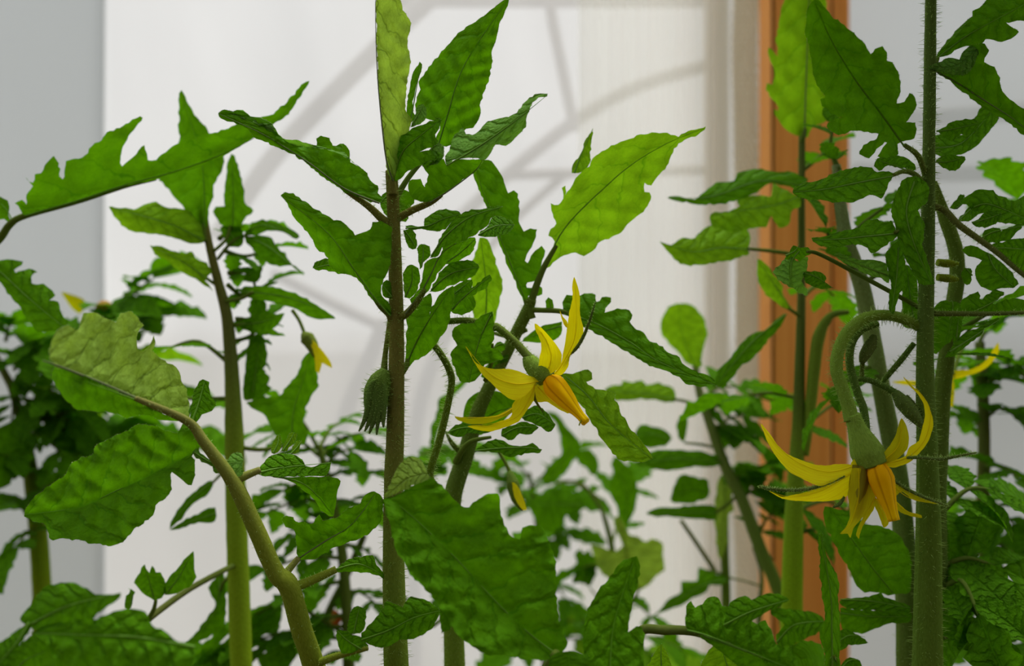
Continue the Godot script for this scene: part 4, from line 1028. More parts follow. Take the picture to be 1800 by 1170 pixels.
	blade(leaf, "leaflet", "leaf", [373, 846, 338, 335, 879, 334, 298, 928, 330], [297, 931, 307, 903, 328, 876, 356, 852, 373, 844, 371, 863, 342, 885, 318, 911], 0.2, 0.4, {"g": 8})
	blade(leaf, "leaflet", "leaf", [378, 902, 340, 342, 914, 336, 301, 929, 332], [298, 930, 328, 912, 359, 896, 378, 891, 378, 915, 342, 921, 315, 929], 0.2, 0.4, {"g": 8})
	leaf = stem("leaf", [260, 1088, 300, 270, 1071, 299, 274, 1054, 298], [0.9, 0.8, 0.6], [Color(0.19, 0.28, 0.05), Color(0.19, 0.28, 0.05)], false, 0, 1.2)
	blade(leaf, "leaflet", "leaf", [272, 1055, 298, 263, 1023, 296, 254, 994, 294], [236, 1024, 246, 1006, 253, 992, 262, 1006, 267, 994, 274, 1006, 281, 1006, 291, 1024, 288, 1044, 271, 1055, 250, 1041], 0.3, 0.2, {"g": 8})
	blade(leaf, "leaflet", "leaf", [291, 1044, 298, 315, 1013, 295, 338, 970, 292], [290, 1025, 308, 1002, 328, 979, 339, 968, 343, 992, 343, 1020, 318, 1038, 291, 1045], 0.4, 0.1, {"g": 8})
	blade(leaf, "leaflet", "leaf", [229, 1067, 298, 232, 1044, 298, 226, 1033, 298], [219, 1067, 222, 1047, 232, 1033, 236, 1040, 232, 1061, 226, 1074], 0.2, 0.2, {"g": 7})
	leaf = stem("leaf", [410, 1009, 345, 393, 1023, 347.5, 386, 1044, 350], [0.9, 0.8, 0.6], [Color(0.19, 0.28, 0.05), Color(0.19, 0.28, 0.05)], false, 0, 1.2)
	blade(leaf, "leaflet", "leaf", [386, 1016, 350, 379, 1071, 347, 332, 1131, 344], [366, 1033, 376, 1016, 393, 1008, 398, 1061, 395, 1098, 376, 1114, 342, 1133, 326, 1133, 349, 1106, 369, 1078, 379, 1061], 0.3, 0.3, {"g": 8})

func long_leaf_plant() -> void:
	var leaf: Node
	var flower: Node
	plant("tomato_plant", "tomato plant at the left edge with one very long olive leaf reaching across", -60, 1170, 310)
	stem("stem", [-110, 150, 310, -90, 300, 310, -75, 500, 310, -65, 800, 310, -60, 1170, 310], [0.5, 2, 2.6, 3.2, 3.8], [Color(0.19, 0.28, 0.05), Color(0.19, 0.28, 0.05)], true, 0, 1.6)
	leaf = stem("leaf", [-79, 513, 310, -34, 451, 308.6, 0, 419, 307.1, 17, 395, 305.7, 44, 379, 304.3, 137, 354, 302.9, 219, 328, 301.4, 274, 315, 300], [1.8, 1.6, 1.4, 1.3, 1.2, 0.9, 0.7, 0.5], [Color(0.19, 0.28, 0.05), Color(0.19, 0.28, 0.05)], false, 0, 1.2)
	blade(leaf, "leaflet", "leaf", [44, 379, 302, 137, 352, 299.7, 219, 325, 297.3, 308, 301, 295, 410, 262, 292.7, 485, 214, 290.3, 543, 144, 288], [44, 380, 32, 362, 26, 357, 38, 352, 48, 359, 46, 342, 56, 328, 44, 311, 51, 318, 58, 321, 62, 308, 72, 304, 79, 291, 94, 274, 103, 287, 106, 297, 104, 311, 111, 315, 115, 297, 116, 284, 133, 280, 150, 274, 161, 256, 174, 250, 188, 232, 205, 226, 226, 215, 246, 205, 251, 207, 239, 222, 226, 239, 215, 263, 212, 280, 214, 291, 222, 287, 239, 270, 253, 255, 258, 270, 260, 282, 274, 280, 291, 267, 308, 255, 335, 246, 359, 236, 383, 232, 407, 222, 427, 212, 468, 205, 489, 191, 513, 171, 530, 150, 544, 142, 533, 161, 520, 181, 503, 205, 482, 218, 444, 243, 421, 257, 403, 271, 376, 281, 342, 295, 308, 305, 274, 315, 219, 327, 137, 353, 68, 373], -0.35, 0.3, {"q": -0.6, "n": 10, "g": 7})
	blade(leaf, "leaflet", "leaf", [21, 386, 306, 12, 369, 306, 0, 356, 306], [17, 393, 7, 383, -14, 386, -21, 356, 0, 345, 14, 352, 18, 362, 15, 376], 0.2, 0.2, {"g": 7})
	leaf = stem("leaf", [-75, 431, 312, -41, 448, 315, -7, 469, 318], [1, 0.9, 0.7], [Color(0.19, 0.28, 0.05), Color(0.19, 0.28, 0.05)], false, 0, 1.2)
	blade(leaf, "leaflet", "leaf", [-7, 470, 318, 51, 524, 314, 116, 578, 310], [-21, 462, -3, 458, 21, 456, 41, 460, 31, 469, 27, 477, 51, 472, 64, 476, 55, 486, 56, 498, 75, 500, 93, 510, 98, 520, 87, 527, 103, 530, 109, 551, 120, 568, 114, 579, 92, 582, 68, 582, 51, 565, 41, 552, 31, 535, 14, 514, 0, 497, -17, 489], 0.3, 0.1, {"q": 0.6, "g": 8})
	leaf = stem("leaf", [-65, 1173, 290, -21, 1153, 254, 34, 1115, 218, 51, 1098, 182], [1.4, 1.2, 1, 0.7], [Color(0.19, 0.28, 0.05), Color(0.19, 0.28, 0.05)], false, 0, 1.2)
	blade(leaf, "leaflet", "leaf", [48, 1100, 182, 120, 1064, 179, 209, 1043, 176], [34, 1086, 51, 1067, 65, 1044, 82, 1030, 113, 1022, 137, 1026, 154, 1033, 168, 1044, 191, 1044, 212, 1041, 205, 1057, 185, 1067, 171, 1078, 164, 1088, 178, 1099, 137, 1095, 103, 1099, 68, 1109, 48, 1100], 0.6, -0.1, {"q": 0.8, "g": 8})
	blade(leaf, "leaflet", "leaf", [342, 1136, 172, 239, 1119, 174.7, 137, 1115, 177.3, 58, 1112, 180], [55, 1112, 85, 1098, 137, 1088, 171, 1088, 205, 1071, 232, 1071, 256, 1074, 267, 1098, 291, 1108, 308, 1126, 344, 1132, 338, 1160, 328, 1197, 239, 1211, 103, 1204, 75, 1163, 82, 1132], -0.2, 0.5, {"q": 0.9, "n": 8, "g": 9})
	blade(leaf, "leaflet", "leaf", [51, 1093, 178, 27, 1132, 176, -10, 1173, 174], [56, 1091, 50, 1112, 36, 1132, 29, 1153, 24, 1194, -21, 1201, -21, 1146, 21, 1115], 0.2, 0.4, {"g": 8})
	blade(leaf, "leaflet", "leaf", [21, 1197, 186, 41, 1163, 185, 82, 1143, 184], [14, 1214, 24, 1163, 38, 1129, 62, 1115, 89, 1139, 79, 1173, 103, 1214], 0.2, 0.2, {"g": 9})

func right_plant() -> void:
	var leaf: Node
	var flower: Node
	plant("tomato_plant", "tomato plant with a dark straight bristly stem and the large double flower", 1632, 1170, 245)
	stem("stem", [1660, -1150, 245, 1652, -800, 245, 1644, -420, 245, 1637, -60, 245, 1635, 100, 245, 1633, 250, 245, 1631, 400, 245, 1628, 520, 245, 1626, 650, 245, 1630, 800, 245, 1632, 950, 245, 1630, 1190, 245], [0.6, 1, 1.3, 1.5, 1.7, 1.75, 2, 2.2, 2.5, 3, 3.6, 4.5], [Color(0.171053, 0.25, 0.0657895), Color(0.171053, 0.25, 0.0657895), Color(0.154762, 0.25, 0.0595238), Color(0.152174, 0.25, 0.0543478), Color(0.16, 0.27, 0.045), Color(0.18, 0.3, 0.04)], true, 12, 2)
	leaf = stem("leaf", [1627, 308, 245, 1614, 274, 241.5, 1590, 255, 238], [0.9, 0.8, 0.6], [Color(0.19, 0.28, 0.05), Color(0.19, 0.28, 0.05)], false, 10, 0.8)
	blade(leaf, "leaflet", "leaf", [1588, 255, 238, 1552, 205, 232.5, 1501, 137, 227, 1460, 68, 221.5, 1432, 3, 216], [1422, 7, 1432, -1, 1443, 2, 1453, 17, 1467, 31, 1484, 44, 1501, 58, 1515, 72, 1525, 85, 1532, 96, 1542, 82, 1552, 81, 1558, 92, 1559, 106, 1569, 109, 1578, 126, 1583, 144, 1583, 161, 1576, 181, 1590, 179, 1598, 164, 1609, 171, 1609, 191, 1602, 205, 1593, 215, 1610, 215, 1610, 232, 1607, 243, 1593, 246, 1579, 253, 1579, 270, 1562, 278, 1542, 274, 1559, 251, 1556, 250, 1542, 263, 1528, 278, 1509, 270, 1518, 255, 1542, 244, 1544, 236, 1525, 232, 1501, 229, 1480, 237, 1463, 232, 1453, 222, 1463, 212, 1480, 205, 1460, 198, 1446, 186, 1441, 174, 1450, 168, 1436, 150, 1429, 130, 1426, 103, 1419, 75, 1414, 51, 1417, 27], 0, -0.5, {"q": 0.9, "n": 8, "g": 7})
	leaf = stem("leaf", [1627, 328, 245, 1610, 308, 243.3, 1590, 301, 241.7, 1569, 308, 240], [0.9, 0.8, 0.7, 0.5], [Color(0.19, 0.28, 0.05), Color(0.19, 0.28, 0.05)], false, 8, 0.8)
	blade(leaf, "leaflet", "leaf", [1571, 309, 240, 1508, 321, 236.7, 1446, 333, 233.3, 1394, 337, 230], [1392, 337, 1398, 328, 1412, 321, 1439, 318, 1467, 304, 1491, 296, 1508, 295, 1528, 293, 1542, 301, 1562, 301, 1573, 308, 1562, 321, 1557, 335, 1549, 349, 1535, 343, 1521, 346, 1501, 355, 1474, 356, 1453, 353, 1426, 351, 1405, 346], -0.3, 0.7, {"q": 0.7, "n": 9, "g": 6})
	blade(leaf, "leaflet", "leaf", [1597, 301, 244, 1573, 291, 245, 1538, 280, 246], [1535, 291, 1542, 279, 1562, 274, 1583, 274, 1603, 284, 1610, 297, 1593, 297, 1569, 291, 1556, 294, 1545, 301], 0.3, 0.3, {"g": 6})
	blade(leaf, "leaflet", "leaf", [1607, 319, 240, 1593, 371, 238.7, 1607, 429, 237.3, 1638, 498, 236], [1571, 350, 1567, 371, 1574, 401, 1579, 425, 1590, 449, 1600, 470, 1614, 497, 1631, 501, 1644, 498, 1638, 480, 1629, 453, 1621, 429, 1625, 408, 1623, 384, 1615, 371, 1629, 353, 1634, 329, 1610, 309, 1586, 318], 0.3, 0.1, {"q": 0.7, "g": 6})
	leaf = stem("leaf", [1621, 391, 244, 1597, 398, 241, 1573, 408, 238], [0.7, 0.6, 0.5], [Color(0.19, 0.28, 0.05), Color(0.19, 0.28, 0.05)], false, 0, 1.2)
	blade(leaf, "leaflet", "leaf", [1576, 410, 239, 1525, 415, 236, 1474, 420, 233, 1428, 421, 230], [1427, 420, 1436, 417, 1456, 415, 1474, 408, 1494, 403, 1511, 401, 1516, 391, 1528, 386, 1535, 389, 1542, 384, 1556, 391, 1566, 387, 1573, 401, 1577, 415, 1559, 429, 1545, 441, 1532, 445, 1525, 435, 1508, 429, 1484, 433, 1456, 434, 1439, 431], -0.2, 0.6, {"q": 0.6, "g": 6})
	blade(leaf, "leaflet", "downy", [1559, 483, 242, 1518, 468, 240, 1468, 448, 238], [1466, 447, 1484, 447, 1501, 454, 1521, 456, 1542, 458, 1560, 466, 1562, 498, 1542, 487, 1521, 481, 1501, 470, 1484, 462], 0.2, 0.5, {"g": 6})
	blade(leaf, "leaflet", "leaf", [1579, 435, 241, 1576, 487, 240.5, 1566, 552, 240], [1557, 446, 1569, 429, 1583, 425, 1590, 449, 1591, 470, 1590, 494, 1580, 521, 1570, 553, 1563, 546, 1562, 521, 1566, 497, 1559, 470], 0.3, 0.2, {"g": 6})
	blade(leaf, "leaflet", "leaf", [1607, 569, 250, 1600, 521, 250, 1593, 463, 250], [1586, 572, 1586, 514, 1583, 473, 1597, 466, 1612, 497, 1614, 541, 1612, 572], 0.2, 0.2, {"g": 8})
	leaf = stem("leaf", [1617, 541, 250, 1542, 500, 248, 1446, 449, 246, 1419, 442, 244], [0.7, 0.7, 0.6, 0.5], [Color(0.19, 0.28, 0.05), Color(0.19, 0.28, 0.05)], false, 0, 1.2)
	blade(leaf, "leaflet", "downy", [1405, 441, 244, 1391, 463, 243.5, 1391, 504, 243], [1358, 478, 1371, 463, 1385, 449, 1395, 453, 1405, 459, 1418, 451, 1419, 473, 1409, 494, 1419, 507, 1419, 520, 1395, 508, 1378, 498], 0.9, 0.9, {"q": 0.3, "g": 6})
	blade(leaf, "leaflet", "leaf", [1381, 449, 244, 1397, 441, 244, 1405, 429, 244], [1378, 454, 1386, 444, 1395, 430, 1405, 434, 1419, 435, 1424, 444, 1412, 453, 1405, 461, 1395, 454], 0.4, 0.4, {"g": 6})
	blade(leaf, "leaflet", "leaf", [1414, 480, 246, 1436, 487, 245, 1464, 506, 244], [1411, 482, 1426, 476, 1446, 480, 1454, 490, 1451, 497, 1466, 507, 1439, 507, 1422, 500], 0.4, -0.2, {"g": 6})
	leaf = stem("leaf", [1634, 144, 246, 1638, 126, 247.3, 1644, 113, 248.7, 1648, 103, 250], [0.9, 0.8, 0.7, 0.6], [Color(0.19, 0.28, 0.05), Color(0.19, 0.28, 0.05)], false, 0, 1.2)
	blade(leaf, "leaflet", "leaf", [1647, 103, 250, 1692, 68, 248, 1733, 44, 246, 1809, 3, 244], [1645, 104, 1651, 92, 1679, 65, 1692, 48, 1709, 31, 1709, 19, 1726, 10, 1733, 0, 1747, -17, 1822, -17, 1822, 31, 1795, 38, 1768, 41, 1781, 48, 1791, 56, 1778, 68, 1761, 74, 1733, 69, 1723, 79, 1692, 83, 1672, 93], 0.4, 0.2, {"q": 0.5, "g": 8})
	blade(leaf, "leaflet", "downy", [1646, 103, 253, 1679, 68, 252, 1713, 31, 251], [1644, 104, 1648, 92, 1675, 62, 1689, 44, 1713, 27, 1709, 38, 1689, 62, 1668, 89], 0.2, 0.2, {"g": 8, "rib": 0})
	blade(leaf, "leaflet", "leaf", [1633, 119, 247, 1685, 147, 245.8, 1733, 178, 244.5, 1781, 209, 243.2, 1826, 246, 242], [1631, 118, 1644, 111, 1665, 103, 1685, 106, 1689, 92, 1706, 80, 1730, 77, 1739, 89, 1730, 109, 1747, 118, 1758, 137, 1761, 161, 1781, 178, 1800, 191, 1826, 212, 1826, 256, 1795, 233, 1768, 213, 1733, 192, 1706, 172, 1679, 151, 1658, 134], -0.4, 0.3, {"q": -0.6, "g": 7, "ribm": "rib_dark"})
	blade(leaf, "leaflet", "downy", [1636, 118, 243, 1679, 116, 242, 1720, 85, 241], [1632, 119, 1644, 110, 1668, 102, 1687, 105, 1690, 92, 1706, 80, 1720, 82, 1713, 113, 1699, 130, 1679, 133, 1651, 125], 0.3, 0.3, {"g": 7, "rib": 0})
	blade(leaf, "leaflet", "leaf", [1644, 260, 256, 1692, 250, 259, 1744, 195, 262], [1643, 239, 1662, 236, 1692, 236, 1709, 219, 1726, 188, 1755, 202, 1747, 222, 1726, 246, 1706, 264, 1679, 274, 1655, 274, 1643, 270], 0.3, -0.2, {"g": 7})
	blade(leaf, "leaflet", "leaf", [1646, 231, 250, 1679, 226, 249, 1717, 217, 248], [1645, 229, 1658, 225, 1672, 215, 1692, 210, 1716, 211, 1719, 226, 1706, 236, 1685, 239, 1672, 249, 1655, 237], 0.3, 0.2, {"g": 6})
	blade(leaf, "leaflet", "leaf", [1644, 285, 248, 1668, 284, 247, 1693, 276, 246], [1644, 284, 1658, 275, 1679, 273, 1695, 275, 1690, 291, 1679, 302, 1658, 295], 0.3, 0.2, {"g": 6})
	leaf = stem("leaf", [1640, 362, 246, 1662, 371, 244.7, 1683, 393, 243.3, 1719, 419, 242, 1752, 443, 240.7, 1788, 474, 239.3, 1831, 507, 238], [1.1, 1, 1, 0.9, 0.8, 0.7, 0.5], [Color(0.210526, 0.25, 0.07), Color(0.197368, 0.25, 0.0657895)], false, 12, 1)
	blade(leaf, "leaflet", "leaf", [1685, 387, 246, 1702, 371, 248, 1724, 352, 250], [1684, 388, 1695, 376, 1709, 357, 1717, 350, 1727, 352, 1729, 366, 1721, 378, 1702, 388], 0.3, 0.3, {"g": 6})
	blade(leaf, "leaflet", "leaf", [1709, 391, 244, 1733, 385, 243, 1757, 376, 242], [1708, 391, 1719, 385, 1731, 373, 1745, 370, 1757, 375, 1758, 385, 1745, 396, 1731, 400, 1717, 396], 0.4, -0.2, {"g": 6})
	blade(leaf, "leaflet", "leaf", [1681, 366, 250, 1695, 354, 251, 1694, 341, 252], [1671, 366, 1681, 350, 1688, 341, 1696, 343, 1694, 352, 1683, 366], 0.3, 0.3, {"g": 6})
	blade(leaf, "leaflet", "leaf", [1712, 364, 248, 1740, 359, 246, 1800, 383, 244], [1688, 354, 1702, 342, 1721, 333, 1745, 335, 1755, 345, 1769, 347, 1772, 352, 1784, 354, 1807, 345, 1812, 388, 1798, 396, 1774, 393, 1755, 390, 1740, 378, 1717, 371], 0.4, -0.1, {"g": 8})
	blade(leaf, "leaflet", "leaf", [1724, 419, 242, 1748, 407, 241, 1798, 397, 240], [1725, 423, 1731, 405, 1745, 399, 1757, 402, 1760, 407, 1774, 397, 1793, 395, 1797, 400, 1774, 421, 1750, 426], 0.4, 0.1, {"g": 6})
	blade(leaf, "leaflet", "leaf", [1743, 436, 242, 1774, 436, 239, 1822, 440, 236], [1740, 431, 1755, 426, 1774, 423, 1798, 417, 1822, 421, 1822, 488, 1793, 481, 1779, 469, 1760, 450], 0.2, 0.2, {"q": -0.5, "g": 8})
	blade(leaf, "leaflet", "leaf", [1736, 445, 246, 1750, 474, 245, 1784, 505, 244], [1691, 440, 1707, 430, 1719, 433, 1731, 443, 1750, 452, 1774, 474, 1790, 498, 1781, 507, 1760, 505, 1738, 510, 1719, 498, 1714, 474, 1721, 462, 1731, 458, 1712, 452], 0.2, 0.2, {"g": 8})
	blade(leaf, "leaflet", "leaf", [1709, 484, 246, 1700, 474, 246, 1696, 470, 246], [1694, 498, 1690, 479, 1696, 469, 1705, 472, 1708, 484, 1705, 498], 0.2, 0.2, {"g": 6})
	leaf = stem("leaf", [1640, 551, 246, 1700, 551, 244, 1745, 551, 242, 1831, 548, 240], [0.9, 0.8, 0.7, 0.5], [Color(0.1875, 0.25, 0.0625), Color(0.175, 0.25, 0.0625)], false, 10, 0.9)
	blade(leaf, "leaflet", "leaf", [1712, 548, 244, 1745, 531, 243, 1764, 516, 242], [1688, 531, 1705, 518, 1719, 512, 1726, 527, 1745, 512, 1764, 513, 1764, 518, 1745, 534, 1774, 524, 1807, 529, 1817, 551, 1760, 552, 1702, 551], 0.4, 0.1, {"g": 7})
	blade(leaf, "leaflet", "leaf", [1669, 618, 248, 1712, 591, 250, 1757, 561, 252], [1659, 627, 1681, 598, 1697, 584, 1721, 574, 1740, 562, 1758, 559, 1755, 567, 1736, 574, 1717, 594, 1697, 608, 1678, 625], 0.3, 0.2, {"g": 7})
	blade(leaf, "leaflet", "leaf", [1681, 594, 250, 1683, 574, 250, 1685, 560, 250], [1676, 601, 1675, 567, 1683, 557, 1691, 562, 1690, 582, 1685, 598], 0.2, 0.2, {"g": 7})
	blade(leaf, "leaflet", "leaf", [1672, 528, 262, 1675, 541, 262, 1668, 586, 262], [1641, 541, 1662, 528, 1692, 535, 1692, 569, 1679, 589, 1658, 610, 1641, 620], 0.2, 0.2, {"g": 8})
	flower = node("flower_bud", "small yellow green hairy bud beside the dark stem")
	stem("bud", [1648, 461, 250, 1666, 463, 250, 1684, 464, 250], [1.1, 1.3, 0.6], [Color(0.3, 0.4, 0.03), Color(0.34, 0.44, 0.03)], false, 18, 0.8, "stem", flower)
	stem("bud", [1648, 487, 250, 1666, 489, 250, 1684, 491, 250], [1.1, 1.3, 0.6], [Color(0.3, 0.4, 0.03), Color(0.34, 0.44, 0.03)], false, 18, 0.8, "stem", flower)
	compound([1642, -140, 245, 1571, -225, 287.5, 1500, -230, 330], 4, 46, "leaf", 720, -0.3, 1.6, 0.35)  # unseen crown leaves from here on, added to shade the plant below
	compound([1642, -200, 245, 1716, -285, 282.5, 1790, -290, 320], 4, 46, "leaf", 721, 0.3, 1.6, 0.35)
	compound([1642, -260, 245, 1601, -335, 217.5, 1560, -330, 190], 4, 46, "leaf", 722, -0.3, 1.6, 0.35)
	compound([1642, -330, 245, 1711, -405, 297.5, 1780, -400, 350], 4, 46, "leaf", 723, 0.3, 1.6, 0.35)
	compound([1642, -380, 245, 1541, -465, 272.5, 1440, -470, 300], 4, 46, "leaf", 724, -0.3, 1.6, 0.35)
	compound([1642, -450, 245, 1721, -525, 222.5, 1800, -520, 200], 4, 46, "leaf", 725, 0.3, 1.6, 0.35)
	compound([1642, -500, 245, 1601, -590, 302.5, 1560, -600, 360], 4, 46, "leaf", 726, -0.3, 1.6, 0.35)
	compound([1642, -560, 245, 1686, -645, 287.5, 1730, -650, 330], 4, 46, "leaf", 727, 0.3, 1.6, 0.35)
	compound([1642, -640, 245, 1561, -720, 262.5, 1480, -720, 280], 4, 46, "leaf", 728, -0.3, 1.6, 0.35)
	compound([1642, -700, 245, 1721, -780, 252.5, 1800, -780, 260], 4, 46, "leaf", 729, 0.3, 1.6, 0.35)
	compound([1642, -800, 245, 1621, -890, 292.5, 1600, -900, 340], 4, 46, "leaf", 730, -0.3, 1.6, 0.35)
	compound([1642, -900, 245, 1671, -990, 222.5, 1700, -1000, 200], 4, 46, "leaf", 731, 0.3, 1.6, 0.35)
	compound([1642, -170, 245, 1646, -275, 312.5, 1650, -300, 380], 4, 46, "leaf", 732, -0.3, 1.6, 0.35)
	compound([1642, -420, 245, 1641, -530, 317.5, 1640, -560, 390], 4, 46, "leaf", 733, 0.3, 1.6, 0.35)
	stem("flower_stalk", [1615, 574, 246, 1593, 562, 245.2, 1569, 555, 244.4, 1542, 554, 243.6, 1515, 562, 242.8, 1491, 582, 242, 1475, 613, 241.2, 1470, 647, 240.4, 1479, 678, 239.6, 1491, 712, 238.8, 1497, 740, 238], [1.55, 1.6, 1.6, 1.65, 1.7, 1.8, 1.8, 1.8, 1.9, 2, 2.1], [Color(0.24, 0.4, 0.05), Color(0.32, 0.5, 0.08)], false, 20, 1.8)
	stem("flower_stalk", [1542, 569, 250, 1515, 579, 248.5, 1497, 603, 247, 1494, 641, 245.5, 1508, 692, 244, 1518, 719, 242.5, 1523, 757, 241], [1, 1.2, 1.2, 1.2, 1.2, 1.2, 1.1], [Color(0.16, 0.28, 0.05), Color(0.145833, 0.25, 0.0520833)], false, 16, 1.2)
	stem("flower_stalk", [1607, 603, 250, 1586, 630, 250.7, 1562, 658, 251.3, 1549, 675, 252], [0.8, 0.9, 0.8, 0.7], [Color(0.136364, 0.25, 0.0454545), Color(0.145833, 0.25, 0.0416667)], false, 16, 1.2)
	stem("flower_stalk", [1515, 668, 250, 1515, 651, 249.5, 1516, 637, 249], [0.8, 0.7, 0.7], [Color(0.2, 0.28, 0.06), Color(0.175, 0.25, 0.0625)], false, 14, 1.2)
	stem("flower_stalk", [1501, 665, 250, 1528, 668, 248.7, 1556, 680, 247.3, 1576, 692, 246], [0.8, 0.9, 1, 1.2], [Color(0.145833, 0.25, 0.0520833), Color(0.138889, 0.25, 0.0555556)], false, 14, 1)
	flower = node("flower_bud", "dark drooping closed bud under the bent flower stalk")
	stem("bud", [1537, 589, 249, 1530, 606, 248.7, 1520, 624, 248.3, 1515, 637, 248], [0.8, 2, 1.7, 0.8], [Color(0.176471, 0.25, 0.07), Color(0.183333, 0.25, 0.07)], false, 16, 0.6, "stem", flower)
	flower = node("flower_bud", "dark hairy long bud above the double flower")
	stem("bud", [1573, 688, 246, 1586, 706, 245, 1603, 726, 244, 1622, 750, 243], [1, 2.3, 2.2, 0.8], [Color(0.1625, 0.25, 0.0625), Color(0.166667, 0.25, 0.0694444)], false, 30, 1, "stem", flower)
	stem("sepal", [1593, 695, 245, 1607, 712, 244.5, 1621, 736, 244], [0.5, 0.7, 0.2], [Color(0.166667, 0.25, 0.0694444), Color(0.166667, 0.25, 0.0694444)], false, 14, 0.8, "stem", flower)
	flower = node("flower", "large double yellow flower hanging on a thick bent stalk")
	stem("calyx", [1498, 728, 238, 1508, 756, 237.7, 1520, 785, 237.3, 1533, 815, 237], [2.1, 2.6, 3.7, 4.8, 4.6], [Color(0.34, 0.54, 0.09), Color(0.3, 0.46, 0.07)], false, 50, 0.7, "stem", flower)
	blade(flower, "petal", "petal", [1512, 815, 237, 1457, 829, 234.2, 1402, 812, 231.5, 1361, 777, 228.8, 1338, 745, 226], [1337, 744, 1345, 752, 1356, 766, 1367, 782, 1383, 797, 1405, 807, 1429, 815, 1451, 818, 1473, 815, 1495, 816, 1509, 815, 1501, 826, 1481, 837, 1462, 848, 1443, 854, 1427, 849, 1408, 840, 1388, 829, 1372, 812, 1358, 793, 1347, 771], -0.5, 0.5, {"q": 0, "g": 5, "rip": 0.25, "rib": 0.2, "ribm": "petal"})
	blade(flower, "petal", "petal", [1501, 829, 236, 1443, 862, 233.3, 1391, 873, 230.7, 1353, 863, 228], [1351, 862, 1375, 873, 1391, 870, 1418, 864, 1446, 853, 1473, 842, 1495, 829, 1506, 824, 1498, 845, 1490, 870, 1473, 878, 1451, 881, 1424, 881, 1399, 880, 1375, 876], 0.4, 0.4, {"q": 0, "g": 5, "rip": 0.25, "rib": 0.2, "ribm": "petal"})
	blade(flower, "petal", "petal", [1550, 815, 237, 1594, 804, 235.2, 1626, 771, 233.4, 1635, 722, 231.6, 1615, 687, 229.8, 1588, 662, 228], [1587, 662, 1596, 670, 1610, 684, 1624, 697, 1635, 719, 1640, 736, 1639, 755, 1629, 780, 1613, 799, 1599, 812, 1574, 821, 1550, 819, 1512, 818, 1509, 804, 1528, 814, 1544, 810, 1566, 810, 1591, 801, 1599, 785, 1615, 774, 1621, 752, 1626, 730, 1624, 711, 1613, 692, 1599, 678], 0.5, -0.3, {"q": 0, "g": 5, "rip": 0.25, "rib": 0.2, "ribm": "petal"})
	blade(flower, "petal", "petal_green", [1550, 811, 234, 1580, 782, 232, 1585, 736, 230], [1585, 734, 1594, 749, 1598, 769, 1594, 790, 1577, 807, 1555, 815, 1544, 810, 1553, 796, 1564, 782, 1574, 766, 1579, 749], 0.4, 0.5, {"q": 0, "g": 5, "rip": 0.25, "rib": 0.2, "ribm": "petal"})
	blade(flower, "petal", "petal", [1512, 815, 236, 1509, 807, 236, 1506, 803, 236], [1495, 815, 1503, 804, 1509, 804, 1512, 815, 1506, 818], 0.2, 0.2, {"q": 0, "g": 5, "rip": 0.25, "rib": 0.2, "ribm": "petal"})
	blade(flower, "petal", "petal_green", [1509, 823, 234, 1509, 873, 233, 1495, 919, 232, 1480, 935, 231], [1498, 823, 1522, 826, 1528, 848, 1539, 873, 1528, 892, 1517, 908, 1501, 927, 1495, 945, 1490, 938, 1477, 938, 1487, 925, 1495, 903, 1490, 870, 1495, 842], 0.5, 0.5, {"q": 0, "g": 5, "rip": 0.25, "rib": 0.2, "ribm": "petal"})
	blade(flower, "petal", "petal_green", [1539, 873, 235, 1522, 908, 234, 1509, 945, 233], [1539, 873, 1536, 894, 1522, 916, 1512, 933, 1510, 947, 1505, 941, 1509, 925, 1520, 903, 1531, 884], 0.3, 0.3, {"q": 0, "g": 5, "rip": 0.25, "rib": 0.2, "ribm": "petal"})
	blade(flower, "petal", "petal_green", [1539, 875, 236, 1553, 905, 235.5, 1555, 925, 235], [1535, 881, 1544, 875, 1555, 886, 1564, 905, 1561, 922, 1553, 927, 1544, 903], 0.3, 0.3, {"q": 0, "g": 5, "rip": 0.25, "rib": 0.2, "ribm": "petal"})
	blade(flower, "petal", "petal_green", [1561, 829, 236, 1577, 859, 234.7, 1607, 878, 233.3, 1652, 884, 232], [1560, 826, 1572, 842, 1591, 859, 1610, 870, 1635, 878, 1654, 885, 1635, 884, 1607, 879, 1585, 864, 1574, 873, 1566, 859], 0.3, 0.3, {"q": 0, "g": 5, "rip": 0.25, "rib": 0.2, "ribm": "petal"})
	blade(flower, "petal", "petal_green", [1566, 870, 238, 1588, 894, 237, 1620, 908, 236], [1565, 867, 1577, 881, 1594, 897, 1620, 905, 1621, 910, 1602, 907, 1583, 900, 1572, 886], 0.3, 0.3, {"q": 0, "g": 5, "rip": 0.25, "rib": 0.2, "ribm": "petal"})
	lathe(flower, "anther_cone", at(1540, 818, 235) - org, at(1571, 915, 231) - org, [0.0026, 0.0034, 0.0036, 0.0032, 0.0028, 0.0024, 0.002, 0.0017, 0.0016], "anther", [Color(0.95, 0.55, 0.0), Color(1.0, 0.66, 0.0), Color(1.0, 0.72, 0.0), Color(1.0, 0.8, 0.0)], 40, 0.08)
	lathe(flower, "anther_cone", at(1512, 820, 237) - org, at(1500, 910, 234) - org, [0.0025, 0.0027, 0.0026, 0.0024, 0.002, 0.0015, 0.001], "anther", [Color(0.28, 0.24, 0.02), Color(0.4, 0.36, 0.02), Color(0.55, 0.5, 0.03)], 30, 0.06)
	stem("sepal", [1334, 854, 226, 1353, 858, 227.8, 1388, 861, 229.6, 1424, 858, 231.4, 1457, 848, 233.2, 1484, 836, 235], [0.2, 0.45, 0.5, 0.5, 0.45, 0.35], [Color(0.161765, 0.25, 0.07), Color(0.171053, 0.25, 0.0657895)], false, 26, 0.5, "stem", flower)
